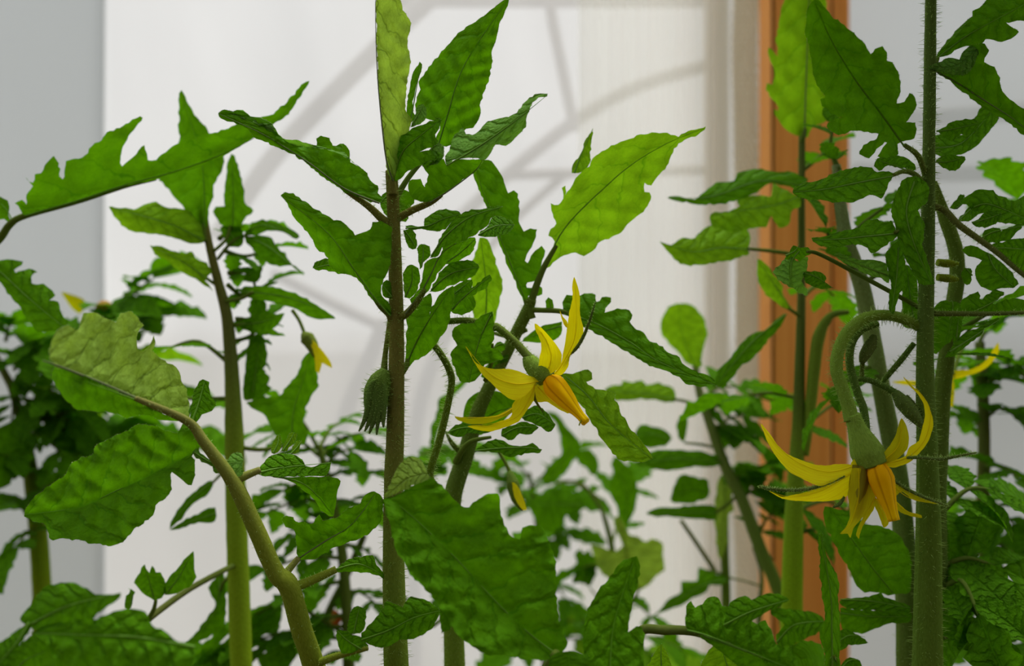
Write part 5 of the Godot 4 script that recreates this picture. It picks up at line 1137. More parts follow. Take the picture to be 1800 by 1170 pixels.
	stem("sepal", [1594, 804, 235, 1621, 804, 232.8, 1654, 806, 230.5, 1684, 801, 228.2, 1717, 795, 226], [0.4, 0.5, 0.5, 0.4, 0.15], [Color(0.161765, 0.25, 0.07), Color(0.171053, 0.25, 0.0657895)], false, 16, 0.9, "stem", flower)
	stem("sepal", [1566, 840, 236, 1594, 859, 234, 1629, 875, 232, 1669, 890, 230], [0.3, 0.5, 0.5, 0.15], [Color(0.161765, 0.25, 0.07), Color(0.171053, 0.25, 0.0657895)], false, 16, 0.7, "stem", flower)
	stem("sepal", [1484, 873, 236, 1476, 885, 235, 1465, 891, 234], [0.3, 0.6, 0.3], [Color(0.161765, 0.25, 0.07), Color(0.171053, 0.25, 0.0657895)], false, 10, 0.5, "stem", flower)
	leaf = stem("leaf", [1539, 1287, 248, 1486, 1224, 242.7, 1468, 1179, 237.3, 1463, 1149, 232], [1.4, 1.3, 1.1, 0.8], [Color(0.27, 0.4, 0.05), Color(0.27, 0.4, 0.05)], false, 10, 1)
	blade(leaf, "leaflet", "leaf", [1463, 1173, 232, 1462, 1104, 230, 1460, 1044, 228, 1442, 937, 226], [1442, 936, 1447, 949, 1449, 967, 1456, 982, 1465, 997, 1473, 1014, 1474, 1035, 1473, 1056, 1477, 1077, 1477, 1104, 1476, 1134, 1474, 1179, 1447, 1179, 1450, 1149, 1444, 1131, 1440, 1107, 1450, 1089, 1450, 1071, 1445, 1050, 1444, 1029, 1442, 1000, 1441, 970, 1438, 952], 0.4, 0.6, {"q": 0.4, "g": 6})

func broad_leaf_plant() -> void:
	var leaf: Node
	var flower: Node
	plant("tomato_plant", "low tomato plant carrying a broad lobed leaf with a dark lower half at the front", 1240, 1250, 222)
	stem("stem", [1100, 1215, 226, 1110, 1300, 224, 1130, 1400, 222], [1.6, 2.4, 3], [Color(0.19, 0.28, 0.05), Color(0.27, 0.4, 0.05)], true, 0, 1.6)
	leaf = stem("leaf", [1091, 1214, 226, 1112, 1139, 224.3, 1129, 1107, 222.6, 1167, 1107, 220.9, 1208, 1108, 219.1, 1242, 1117, 217.4, 1310, 1143, 215.7, 1379, 1172, 214], [1.5, 1.4, 1.3, 1.3, 1.2, 1, 0.8, 0.6], [Color(0.202381, 0.25, 0.0595238), Color(0.170455, 0.25, 0.0568182)], false, 0, 1.2)
	blade(leaf, "leaflet", "leaf", [1208, 1107, 216, 1242, 1116, 212.7, 1310, 1142, 209.3, 1385, 1173, 206], [1206, 1103, 1203, 1091, 1209, 1061, 1216, 1055, 1222, 1067, 1235, 1061, 1249, 1048, 1262, 1050, 1270, 1064, 1286, 1061, 1297, 1067, 1283, 1085, 1273, 1098, 1290, 1102, 1303, 1091, 1317, 1086, 1331, 1095, 1344, 1090, 1358, 1112, 1365, 1132, 1385, 1136, 1413, 1126, 1444, 1132, 1447, 1177, 1379, 1177, 1327, 1150, 1276, 1127, 1235, 1116], 0.5, 0.2, {"q": 0.9, "n": 9, "g": 7})
	blade(leaf, "leaflet", "leaf", [1273, 1098, 210, 1321, 1074, 208, 1385, 1054, 206], [1276, 1071, 1286, 1054, 1310, 1046, 1321, 1054, 1341, 1045, 1368, 1043, 1387, 1053, 1372, 1065, 1348, 1074, 1331, 1088, 1303, 1098, 1286, 1107, 1273, 1102], 0.6, -0.3, {"q": 0.6, "g": 7})
	blade(leaf, "leaflet", "leaf", [1365, 1129, 206, 1396, 1098, 204, 1447, 1091, 202], [1365, 1067, 1389, 1070, 1420, 1074, 1440, 1080, 1449, 1095, 1437, 1112, 1406, 1126, 1385, 1136, 1368, 1131, 1364, 1115, 1379, 1098, 1362, 1085, 1355, 1074], 0.5, -0.3, {"q": 0.7, "g": 7})
	blade(leaf, "leaflet", "leaf", [1235, 1117, 216, 1310, 1144, 211.5, 1385, 1175, 207], [1228, 1115, 1276, 1127, 1327, 1150, 1385, 1175, 1379, 1201, 1310, 1180, 1269, 1146], 0, 0.4, {"q": -0.4, "g": 8})
	blade(leaf, "leaflet", "young_backlit", [1293, 1201, 224, 1276, 1163, 224, 1268, 1132, 224], [1225, 1201, 1238, 1156, 1256, 1132, 1268, 1126, 1279, 1139, 1300, 1156, 1327, 1173, 1344, 1201], 0.2, 0.2, {"g": 8})
	blade(leaf, "leaflet", "young_backlit", [1163, 1187, 240, 1162, 1156, 240, 1162, 1132, 240], [1136, 1187, 1146, 1156, 1162, 1132, 1174, 1153, 1184, 1187], 0.2, 0.2, {"g": 8})

func post_plant() -> void:
	var leaf: Node
	var flower: Node
	plant("tomato_plant", "tomato plant with a clear green stem standing before the orange timber post", 1395, 1170, 350)
	stem("stem", [1410, 200, 350, 1409, 350, 350, 1409, 500, 350, 1406, 640, 350, 1403, 750, 350, 1396, 900, 350, 1392, 1050, 350, 1390, 1190, 350], [1.4, 1.5, 1.7, 2.2, 2.7, 4, 4.6, 4.8], [Color(0.194444, 0.25, 0.0694444), Color(0.197368, 0.25, 0.0657895), Color(0.181818, 0.25, 0.0568182), Color(0.36, 0.58, 0.03), Color(0.42, 0.7, 0.02)], true, 0, 1.6)
	stem("side_shoot", [1492, 548, 345, 1460, 555, 345.8, 1440, 590, 346.6, 1432, 640, 347.4, 1424, 720, 348.2, 1415, 800, 349], [1, 1.6, 2.6, 2.6, 2.3, 1.6], [Color(0.2, 0.3, 0.05), Color(0.3, 0.44, 0.05)], false, 0, 1)
	leaf = stem("leaf", [1409, 250, 349, 1412, 239, 348.5, 1415, 226, 348], [1.2, 1.1, 0.9], [Color(0.19, 0.28, 0.05), Color(0.19, 0.28, 0.05)], false, 0, 1.2)
	blade(leaf, "leaflet", "young_backlit", [1414, 244, 348, 1416, 171, 344.5, 1419, 85, 341, 1422, -14, 337.5, 1419, -113, 334], [1391, -68, 1381, -14, 1374, 17, 1368, 41, 1364, 68, 1368, 99, 1359, 89, 1352, 83, 1350, 92, 1356, 109, 1361, 126, 1357, 150, 1347, 146, 1348, 157, 1357, 174, 1368, 188, 1374, 198, 1361, 192, 1360, 202, 1371, 215, 1385, 229, 1405, 240, 1419, 240, 1426, 226, 1439, 219, 1460, 209, 1484, 199, 1487, 171, 1460, 137, 1453, 85, 1453, 34, 1451, -21, 1439, -75, 1419, -116], 0.3, 0.2, {"q": -0.6, "n": 8, "g": 8, "rib": 0.5, "ribm": "rib_dark"})
	leaf = stem("leaf", [1409, 356, 349, 1405, 338, 347.5, 1402, 328, 346], [1, 0.9, 0.7], [Color(0.19, 0.28, 0.05), Color(0.19, 0.28, 0.05)], false, 0, 1.2)
	blade(leaf, "leaflet", "leaf", [1409, 326, 345, 1337, 318, 340.7, 1251, 345, 336.3, 1173, 348, 332], [1173, 347, 1193, 345, 1221, 350, 1234, 342, 1258, 321, 1292, 318, 1296, 304, 1326, 297, 1371, 301, 1391, 301, 1407, 309, 1421, 315, 1409, 330, 1378, 325, 1350, 323, 1330, 337, 1303, 350, 1268, 358, 1234, 360, 1200, 356], -0.1, 0.7, {"q": 0.6, "g": 8})
	blade(leaf, "leaflet", "young_backlit", [1405, 345, 344, 1354, 362, 339, 1251, 376, 334], [1249, 375, 1268, 373, 1299, 362, 1296, 349, 1337, 342, 1357, 344, 1357, 318, 1371, 328, 1391, 338, 1407, 349, 1406, 361, 1391, 373, 1385, 397, 1368, 401, 1357, 380, 1347, 397, 1330, 400, 1285, 407, 1251, 397], -0.1, 0.6, {"q": 0.7, "g": 8})
	leaf = stem("leaf", [1405, 449, 349, 1378, 444, 346.7, 1347, 440, 344.3, 1313, 437, 342], [0.9, 0.9, 0.8, 0.6], [Color(0.19, 0.28, 0.05), Color(0.19, 0.28, 0.05)], false, 0, 1.2)
	blade(leaf, "leaflet", "young_backlit", [1316, 438, 342, 1268, 435, 338, 1217, 442, 334, 1161, 425, 330], [1159, 424, 1179, 430, 1200, 418, 1221, 418, 1238, 401, 1268, 391, 1313, 401, 1320, 418, 1315, 435, 1317, 446, 1285, 457, 1241, 464, 1214, 468, 1190, 459], -0.1, 0.6, {"q": 0.6, "g": 8})
	leaf = stem("leaf", [1405, 555, 349, 1391, 545, 346.5, 1374, 535, 344], [0.8, 0.7, 0.6], [Color(0.19, 0.28, 0.05), Color(0.19, 0.28, 0.05)], false, 0, 1.2)
	blade(leaf, "leaflet", "young_backlit", [1391, 543, 344, 1364, 504, 340, 1333, 458, 336], [1331, 455, 1347, 463, 1361, 483, 1375, 504, 1378, 521, 1392, 542, 1378, 542, 1361, 528, 1347, 518, 1333, 494], 0.3, 0.3, {"g": 8})
	blade(leaf, "leaflet", "leaf", [1381, 552, 346, 1320, 603, 341, 1262, 673, 336], [1259, 675, 1262, 651, 1279, 634, 1289, 620, 1299, 606, 1320, 589, 1330, 582, 1347, 579, 1364, 562, 1383, 551, 1371, 573, 1350, 597, 1330, 624, 1306, 641, 1289, 662, 1272, 682], 0.1, 0.6, {"g": 8})
	compound([1410, 300, 350, 1435, 280, 353, 1450, 265, 356], 2, 18, "leaf", 701, 0, 1.1, 0.35)
	compound([1412, 520, 352, 1440, 500, 362, 1465, 520, 372], 2, 20, "leaf", 702, 0, 1.1, 0.35)
	compound([1405, 700, 350, 1350, 690, 357.5, 1290, 700, 365], 2, 24, "leaf", 703, 0.4, 1.1, 0.35)
	compound([1400, 760, 352, 1450, 720, 362, 1480, 700, 372], 2, 24, "leaf", 704, 0.4, 1.1, 0.35)
	compound([1394, 900, 352, 1450, 880, 362, 1490, 900, 372], 2, 28, "leaf", 705, 0.8, 1.1, 0.35)
	compound([1394, 940, 352, 1440, 930, 361, 1475, 960, 370], 1, 18, "leaf", 706, 0.6, 1.1, 0.35)

func pale_plant() -> void:
	var leaf: Node
	var flower: Node
	plant("tomato_plant", "tomato plant with a pale ridged stem behind the bent flower stalk", 1590, 1170, 310)
	stem("stem", [1470, 290, 305, 1480, 380, 304.2, 1490, 430, 303.4, 1514, 500, 302.7, 1530, 580, 301.9, 1545, 660, 301.1, 1560, 740, 300.3, 1580, 850, 299.6, 1592, 1000, 298.8, 1597, 1190, 298], [1.6, 2.4, 2.8, 3, 3.2, 3.2, 3.4, 3.6, 3.9, 4.2], [Color(0.34, 0.42, 0.2), Color(0.32, 0.4, 0.16), Color(0.28, 0.38, 0.12), Color(0.22, 0.32, 0.08), Color(0.2, 0.3, 0.06)], true, 5, 1.4)
	compound([1500, 470, 301, 1470, 440, 303.5, 1450, 400, 306], 2, 20, "leaf", 801, 0, 1.1, 0.35)
	compound([1510, 500, 301, 1545, 480, 303.5, 1570, 450, 306], 2, 18, "leaf", 802, 0, 1.1, 0.35)
	compound([1490, 420, 301, 1520, 390, 305, 1560, 360, 309], 2, 20, "leaf", 803, 0, 1.1, 0.35)
	compound([1475, 300, 304, 1460, 260, 306, 1465, 220, 308], 2, 18, "leaf", 804, 0, 1.1, 0.35)
	compound([1545, 640, 300, 1500, 660, 302.5, 1460, 700, 305], 2, 20, "leaf", 805, 0, 1.1, 0.35)
	leaf = stem("leaf", [1594, 1080, 299, 1560, 1075, 290.5, 1520, 1060, 282], [1.3, 1.1, 0.9], [Color(0.19, 0.28, 0.05), Color(0.19, 0.28, 0.05)], false, 0, 1.2)
	blade(leaf, "leaflet", "leaf", [1569, 1041, 282, 1527, 988, 276, 1468, 904, 270], [1450, 889, 1480, 898, 1497, 910, 1527, 922, 1563, 928, 1584, 946, 1599, 976, 1602, 1012, 1599, 1041, 1569, 1045, 1539, 1041, 1521, 1040, 1506, 1029, 1498, 1014, 1492, 997, 1480, 982, 1468, 958, 1459, 940, 1450, 922], 0.3, 0.2, {"q": 0.6, "g": 8})
	blade(leaf, "leaflet", "leaf", [1477, 1053, 276, 1533, 1056, 274, 1599, 1068, 272], [1475, 1055, 1509, 1050, 1533, 1047, 1548, 1041, 1554, 1050, 1578, 1056, 1599, 1065, 1599, 1074, 1563, 1074, 1524, 1071, 1492, 1071], 0.5, -0.2, {"g": 7})
	blade(leaf, "leaflet", "leaf", [1477, 1077, 280, 1533, 1083, 278, 1599, 1083, 276], [1477, 1068, 1509, 1071, 1554, 1074, 1599, 1074, 1599, 1092, 1569, 1095, 1539, 1104, 1515, 1113, 1480, 1104], 0.1, 0.5, {"g": 8})
	blade(leaf, "leaflet", "leaf", [1477, 1125, 270, 1494, 1116, 269, 1521, 1119, 268], [1475, 1107, 1497, 1109, 1515, 1119, 1527, 1131, 1509, 1134, 1492, 1133, 1477, 1143], 0.4, -0.1, {"g": 7})
	blade(leaf, "leaflet", "leaf", [1480, 1173, 268, 1492, 1161, 267, 1509, 1158, 266], [1474, 1179, 1483, 1164, 1494, 1155, 1509, 1161, 1515, 1179], 0.3, -0.1, {"g": 7})

func stout_plant() -> void:
	var leaf: Node
	var flower: Node
	plant("tomato_plant", "tomato plant with a stout green stem close behind the dark straight stem", 1600, 1185, 285)
	stem("stem", [1640, 320, 268, 1662, 385, 269.6, 1680, 440, 271.1, 1682, 490, 272.7, 1672, 560, 274.2, 1662, 640, 275.8, 1655, 700, 277.3, 1650, 800, 278.9, 1646, 900, 280.4, 1650, 1190, 282], [1.2, 2.1, 2.3, 2.4, 2.4, 2.6, 2.8, 3, 3.2, 3.6], [Color(0.2, 0.3, 0.05), Color(0.16, 0.26, 0.05)], true, 12, 1.3)
	compound([1670, 590, 277, 1720, 560, 273.5, 1755, 540, 270], 2, 20, "leaf", 811, 0, 1.1, 0.35)
	compound([1662, 640, 277, 1690, 600, 281, 1710, 570, 285], 1, 20, "leaf", 812, 0, 1.1, 0.35)
	compound([1655, 900, 282, 1700, 860, 286, 1740, 860, 290], 3, 26, "leaf", 813, 0.5, 1.1, 0.35)
	compound([1650, 1000, 282, 1700, 980, 278.5, 1760, 1000, 275], 3, 28, "leaf", 814, 0.7, 1.1, 0.35)
	compound([1650, 1080, 282, 1700, 1060, 272, 1740, 1120, 262], 3, 26, "leaf", 815, 0.7, 1.1, 0.35)
	compound([1650, 1040, 282, 1690, 1020, 272, 1720, 1080, 262], 2, 24, "leaf", 816, 0.9, 1.1, 0.35)

func corner_plant() -> void:
	var leaf: Node
	var flower: Node
	plant("tomato_plant", "tomato plant in the dark right corner with a spent yellow flower and dense leaves", 1740, 1170, 400)
	stem("stem", [1722, 600, 400, 1728, 700, 400, 1730, 800, 400, 1728, 900, 400, 1735, 1000, 400, 1745, 1190, 400], [2.2, 2.6, 2.8, 3.2, 3.6, 4], [Color(0.194444, 0.25, 0.0694444), Color(0.25, 0.25, 0.07)], true, 0, 1.6)
	flower = node("flower", "blurred yellow flower with long curved petals behind the dark stem")
	blade(flower, "petal", "petal", [1668, 661, 340, 1706, 654, 337.3, 1737, 634, 334.7, 1754, 605, 332], [1668, 658, 1679, 651, 1706, 649, 1726, 639, 1740, 624, 1749, 608, 1755, 601, 1756, 617, 1744, 637, 1726, 651, 1706, 659, 1679, 666, 1668, 666], 0.3, 0.3, {"q": 0, "g": 6, "rip": 0.2, "rib": 0})
	blade(flower, "petal", "petal", [1670, 668, 338, 1674, 692, 337, 1672, 714, 336], [1666, 665, 1676, 668, 1678, 692, 1675, 715, 1668, 714, 1667, 692], 0.3, 0.3, {"q": 0, "g": 6, "rip": 0.2, "rib": 0})
	blade(flower, "petal", "petal", [1610, 675, 340, 1590, 671, 339, 1569, 672, 338], [1612, 670, 1590, 668, 1568, 671, 1590, 676, 1612, 678], 0.3, 0.3, {"q": 0, "g": 6, "rip": 0.2, "rib": 0})
	stem("flower_stalk", [1692, 610, 350, 1682, 634, 345, 1674, 658, 340], [0.8, 0.8, 1], [Color(0.19, 0.28, 0.05), Color(0.19, 0.28, 0.05)], false, 0, 1)
	compound([1725, 690, 400, 1758, 653, 390, 1790, 640, 380], 3, 28.9, "leaf", 821, 0.4, 1.1, 0.35)
	compound([1728, 740, 400, 1754, 718, 395, 1780, 720, 390], 3, 25.5, "leaf", 822, -0.3, 1.1, 0.35)
	compound([1728, 760, 400, 1709, 733, 405, 1690, 730, 410], 3, 22.1, "leaf", 823, 0.4, 1.1, 0.35)
	compound([1728, 820, 400, 1759, 818, 385, 1790, 840, 370], 3, 30.6, "leaf", 824, -0.3, 1.1, 0.35)
	compound([1730, 880, 400, 1755, 888, 390, 1780, 920, 380], 3, 28.9, "leaf", 825, 0.4, 1.1, 0.35)
	compound([1730, 900, 400, 1710, 878, 415, 1690, 880, 430], 3, 23.8, "leaf", 826, -0.3, 1.1, 0.35)
	compound([1735, 960, 400, 1762, 958, 380, 1790, 980, 360], 3, 28.9, "leaf", 827, 0.4, 1.1, 0.35)
	compound([1735, 980, 400, 1712, 958, 410, 1690, 960, 420], 3, 23.8, "leaf", 828, -0.3, 1.1, 0.35)
	compound([1738, 1040, 400, 1764, 1038, 375, 1790, 1060, 350], 3, 28.9, "leaf", 829, 0.4, 1.1, 0.35)
	compound([1740, 1060, 400, 1720, 1038, 400, 1700, 1040, 400], 3, 23.8, "leaf", 830, -0.3, 1.1, 0.35)
	compound([1742, 1100, 400, 1771, 1103, 370, 1800, 1130, 340], 3, 28.9, "leaf", 831, 0.4, 1.1, 0.35)
	compound([1742, 1120, 400, 1716, 1113, 390, 1690, 1130, 380], 3, 23.8, "leaf", 832, -0.3, 1.1, 0.35)
	compound([1725, 640, 400, 1708, 633, 410, 1690, 650, 420], 3, 20.4, "leaf", 833, 0.4, 1.1, 0.35)
	compound([1722, 600, 400, 1741, 568, 400, 1760, 560, 400], 3, 22.1, "leaf", 834, -0.3, 1.1, 0.35)
	compound([1830, 700, 390, 1800, 660, 385, 1770, 640, 380], 3, 32, "leaf", 850, 0, 1.1, 0.35)
	compound([1840, 400, 380, 1810, 380, 375, 1790, 350, 370], 3, 30, "leaf", 851, 0, 1.1, 0.35)

func slanting_plant() -> void:
	var leaf: Node
	var flower: Node
	plant("tomato_plant", "tomato plant with a slanting pale green stem crossing below the white film", 1372, 1110, 430)
	stem("stem", [1222, 640, 440, 1230, 690, 438.8, 1250, 750, 437.5, 1275, 820, 436.2, 1305, 880, 435, 1335, 960, 433.8, 1365, 1030, 432.5, 1385, 1110, 431.2, 1392, 1190, 430], [1.8, 2.2, 2.6, 3, 3.2, 3.4, 3.5, 3.6, 3.8], [Color(0.34, 0.4, 0.16), Color(0.28, 0.38, 0.1), Color(0.24, 0.36, 0.07), Color(0.22, 0.34, 0.05)], true, 0, 1.6)
	leaf = stem("leaf", [1229, 689, 440, 1227, 669, 438, 1225, 648, 436], [1.2, 1.1, 0.9], [Color(0.19, 0.28, 0.05), Color(0.19, 0.28, 0.05)], false, 0, 1.2)
	blade(leaf, "leaflet", "young_backlit", [1224, 645, 436, 1201, 594, 432, 1194, 535, 428], [1229, 648, 1205, 635, 1188, 615, 1171, 598, 1161, 580, 1165, 553, 1182, 535, 1205, 533, 1222, 540, 1236, 556, 1243, 580, 1240, 604, 1234, 618, 1234, 640], 0.2, 0.3, {"q": 0.5, "g": 9})
	leaf = stem("leaf", [1229, 713, 440, 1205, 705, 436, 1181, 701, 432], [1, 0.9, 0.7], [Color(0.19, 0.28, 0.05), Color(0.19, 0.28, 0.05)], false, 0, 1.2)
	blade(leaf, "leaflet", "young_backlit", [1186, 701, 432, 1126, 691, 426, 1065, 686, 420], [1063, 686, 1078, 678, 1092, 676, 1095, 668, 1112, 672, 1129, 668, 1136, 676, 1157, 672, 1177, 678, 1187, 689, 1185, 707, 1160, 705, 1126, 702, 1085, 704], -0.1, 0.6, {"q": 0.6, "g": 9})
	compound([1232, 700, 438, 1266, 680, 441.5, 1300, 680, 445], 3, 27.6, "leaf", 861, 0.5, 1.1, 0.35)
	compound([1240, 720, 438, 1290, 700, 449, 1340, 700, 460], 3, 31.28, "leaf", 862, -0.2, 1.1, 0.35)
	compound([1255, 760, 438, 1282, 735, 444, 1310, 730, 450], 3, 27.6, "leaf", 863, 0.5, 1.1, 0.35)
	compound([1285, 850, 438, 1312, 825, 439, 1340, 820, 440], 3, 31.28, "leaf", 864, -0.2, 1.1, 0.35)
	compound([1300, 880, 438, 1325, 860, 444, 1350, 860, 450], 3, 31.28, "leaf", 865, 0.5, 1.1, 0.35)
	compound([1250, 750, 438, 1280, 750, 439, 1310, 770, 440], 3, 27.6, "leaf", 866, -0.2, 1.1, 0.35)
	compound([1330, 950, 438, 1345, 915, 439, 1360, 900, 440], 3, 23.92, "leaf", 867, 0.5, 1.1, 0.35)
	leaf = stem("leaf", [1279, 804, 436, 1269, 809, 435, 1259, 811, 434], [1, 0.9, 0.8], [Color(0.19, 0.28, 0.05), Color(0.19, 0.28, 0.05)], false, 0, 1.2)
	blade(leaf, "leaflet", "leaf", [1268, 813, 434, 1195, 806, 429, 1121, 814, 424], [1117, 814, 1136, 798, 1156, 790, 1195, 790, 1233, 793, 1264, 803, 1271, 814, 1254, 821, 1221, 819, 1182, 827, 1156, 825, 1131, 819], 0, 0.5, {"q": 0.5, "g": 9})
	leaf = stem("leaf", [1300, 865, 436, 1279, 886, 434, 1258, 900, 432], [1, 0.9, 0.8], [Color(0.19, 0.28, 0.05), Color(0.19, 0.28, 0.05)], false, 0, 1.2)
	blade(leaf, "leaflet", "leaf", [1258, 901, 432, 1195, 900, 428, 1137, 902, 424], [1135, 902, 1156, 893, 1195, 890, 1233, 888, 1258, 890, 1258, 913, 1221, 911, 1182, 908, 1156, 906], 0, 0.5, {"q": 0.4, "g": 9})
	leaf = stem("leaf", [1267, 788, 438, 1233, 781, 442, 1203, 778, 446], [0.8, 0.8, 0.6], [Color(0.2, 0.28, 0.06), Color(0.2, 0.28, 0.06)], false, 0, 1.2)
	blade(leaf, "leaflet", "leaf", [1177, 773, 448, 1149, 763, 445, 1119, 763, 442], [1117, 763, 1126, 747, 1146, 749, 1167, 754, 1181, 770, 1169, 784, 1144, 786, 1126, 781], 0, 0.5, {"g": 9})
	blade(leaf, "leaflet", "leaf", [1199, 775, 446, 1199, 750, 445, 1203, 727, 444], [1195, 774, 1189, 750, 1195, 732, 1203, 725, 1208, 737, 1208, 757, 1203, 777], 0.2, 0.2, {"g": 9})
	blade(leaf, "leaflet", "leaf", [1244, 865, 450, 1213, 860, 448, 1182, 875, 446], [1178, 879, 1187, 850, 1197, 834, 1221, 836, 1245, 845, 1247, 871, 1221, 884, 1195, 884], 0.2, 0.2, {"g": 9})

func hanging_leaf_plant() -> void:
	var leaf: Node
	var flower: Node
	plant("tomato_plant", "thin tomato plant behind with a pale drooping leaf and small dark leaves", 1275, 1100, 480)
	stem("stem", [1290, 830, 480, 1276, 880, 480, 1274, 960, 480, 1276, 1040, 480, 1278, 1190, 480], [1.4, 2, 2.4, 2.7, 3], [Color(0.2, 0.3, 0.05), Color(0.24, 0.38, 0.05)], true, 0, 1.6)
	leaf = stem("leaf", [1290, 850, 470, 1282, 838, 468, 1272, 850, 466], [1, 0.9, 0.7], [Color(0.19, 0.28, 0.05), Color(0.19, 0.28, 0.05)], false, 0, 1.2)
	blade(leaf, "leaflet", "pale", [1273, 835, 466, 1274, 890, 462, 1268, 975, 458], [1262, 845, 1276, 832, 1293, 838, 1297, 866, 1286, 869, 1290, 896, 1281, 903, 1279, 934, 1276, 961, 1266, 982, 1261, 961, 1257, 920, 1256, 883], 0.3, 0.3, {"q": -0.4, "g": 9})
	leaf = stem("leaf", [1286, 1016, 480, 1262, 1006, 477, 1242, 1002, 474], [0.8, 0.8, 0.6], [Color(0.19, 0.28, 0.05), Color(0.19, 0.28, 0.05)], false, 0, 1.2)
	blade(leaf, "leaflet", "leaf", [1276, 1018, 474, 1225, 1033, 469, 1136, 1090, 464], [1131, 1093, 1160, 1070, 1174, 1053, 1197, 1040, 1197, 1022, 1225, 1020, 1228, 996, 1252, 1006, 1279, 1013, 1279, 1025, 1249, 1030, 1242, 1038, 1218, 1051, 1194, 1065, 1167, 1075], 0.2, 0.5, {"q": 0.5, "g": 9})
	stem("leaf_stalk", [1338, 1030, 480, 1310, 1021, 480, 1286, 1016, 480], [0.6, 0.6, 0.6], [Color(0.197368, 0.25, 0.0657895), Color(0.197368, 0.25, 0.0657895)], false, 0, 1)
	stem("side_shoot", [1334, 1112, 470, 1336, 1061, 473.3, 1339, 1009, 476.7, 1324, 961, 480], [1.6, 1.4, 1.1, 0.8], [Color(0.175, 0.25, 0.0625), Color(0.175, 0.25, 0.0625)], false, 0, 1)
	stem("leaf_stalk", [1197, 914, 480, 1225, 955, 480, 1256, 1002, 480], [1.2, 1.3, 1.4], [Color(0.2, 0.25, 0.0625), Color(0.2, 0.25, 0.0625)], false, 0, 1)

func low_plant() -> void:
	var leaf: Node
	var flower: Node
	plant("tomato_plant", "low tomato plant in the middle with one bright rounded leaf against the film", 1080, 1200, 530)
	stem("stem", [1060, 900, 530, 1075, 960, 530, 1085, 1050, 530, 1100, 1200, 530], [1.5, 2, 2.4, 3], [Color(0.19, 0.28, 0.05), Color(0.19, 0.28, 0.05)], true, 0, 1.6)
	leaf = stem("leaf", [1105, 1064, 528, 1119, 1044, 524, 1122, 1030, 520], [1, 1, 0.8], [Color(0.19, 0.28, 0.05), Color(0.19, 0.28, 0.05)], false, 0, 1.2)
	blade(leaf, "leaflet", "pale", [1124, 1037, 520, 1105, 989, 515, 1088, 908, 510], [1088, 906, 1098, 920, 1105, 938, 1119, 941, 1136, 951, 1146, 945, 1164, 955, 1167, 975, 1166, 992, 1169, 1002, 1153, 1013, 1143, 1027, 1122, 1037, 1091, 1031, 1071, 1017, 1050, 1000, 1044, 976, 1039, 955, 1078, 968, 1095, 957, 1078, 917], 0.25, 0.2, {"q": 0.8, "g": 8})  # pale tone on this blade stands in for light from behind
	leaf = stem("leaf", [1059, 898, 530, 1028, 855, 528.3, 997, 845, 526.7, 977, 850, 525], [1.2, 1.1, 0.9, 0.7], [Color(0.2, 0.25, 0.0625), Color(0.2, 0.25, 0.0625)], false, 0, 1.2)
	blade(leaf, "leaflet", "leaf", [962, 851, 526, 987, 814, 522.7, 1003, 775, 519.3, 962, 725, 516], [958, 724, 977, 726, 990, 739, 1003, 757, 1018, 773, 1021, 793, 1008, 811, 998, 825, 985, 840, 964, 853, 953, 850, 958, 829, 972, 811, 987, 798, 985, 773, 979, 747], 0.2, 0.2, {"q": 0.5, "g": 9})
	blade(leaf, "leaflet", "leaf", [1044, 833, 528, 1038, 809, 525, 1021, 793, 522], [1017, 793, 1036, 788, 1049, 803, 1052, 819, 1044, 836, 1028, 819, 1015, 812], 0.2, 0.2, {"g": 9})
	blade(leaf, "leaflet", "leaf", [1103, 919, 526, 1100, 865, 522, 1082, 805, 518], [1079, 802, 1095, 813, 1111, 824, 1118, 845, 1121, 873, 1113, 904, 1103, 923, 1089, 907, 1079, 878, 1071, 861, 1076, 834], 0.2, 0.2, {"q": 0.5, "g": 9})
	blade(leaf, "leaflet", "leaf", [1023, 886, 524, 985, 886, 520, 931, 887, 516], [927, 887, 946, 870, 967, 865, 987, 859, 1008, 865, 1024, 880, 1026, 894, 1010, 896, 997, 902, 990, 917, 977, 932, 966, 946, 951, 937, 941, 912], 0.2, 0.4, {"q": 0.5, "g": 9})
	leaf = stem("leaf", [1091, 1078, 530, 1064, 1064, 535, 1037, 1033, 540], [0.7, 0.7, 0.6], [Color(0.19, 0.28, 0.05), Color(0.19, 0.28, 0.05)], false, 0, 1.2)
	blade(leaf, "leaflet", "leaf", [1033, 1030, 542, 1026, 999, 540, 1020, 967, 538], [1020, 965, 1026, 972, 1037, 965, 1040, 975, 1052, 975, 1047, 992, 1050, 1009, 1037, 1030, 1026, 1026, 1016, 1023, 1006, 1026, 1009, 1009, 1003, 1002, 1013, 989, 1009, 975], 0.2, 0.2, {"g": 9})
	compound([1075, 960, 530, 1092, 895, 550, 1110, 850, 570], 3, 29.92, "leaf", 881, 0.5, 1.1, 0.35)
	compound([1060, 880, 530, 1020, 855, 545, 980, 850, 560], 3, 22.88, "leaf", 882, -0.3, 1.1, 0.35)
	compound([1080, 1000, 530, 1050, 990, 535, 1020, 1000, 540], 3, 22.88, "leaf", 883, 0.5, 1.1, 0.35)
	compound([1085, 1050, 530, 1118, 1060, 535, 1150, 1090, 540], 3, 26.4, "leaf", 884, -0.3, 1.1, 0.35)
	compound([1090, 1080, 530, 1050, 1080, 525, 1010, 1100, 520], 3, 26.4, "leaf", 885, 0.5, 1.1, 0.35)
	compound([1095, 1120, 530, 1148, 1120, 520, 1200, 1140, 510], 3, 29.92, "leaf", 886, -0.3, 1.1, 0.35)

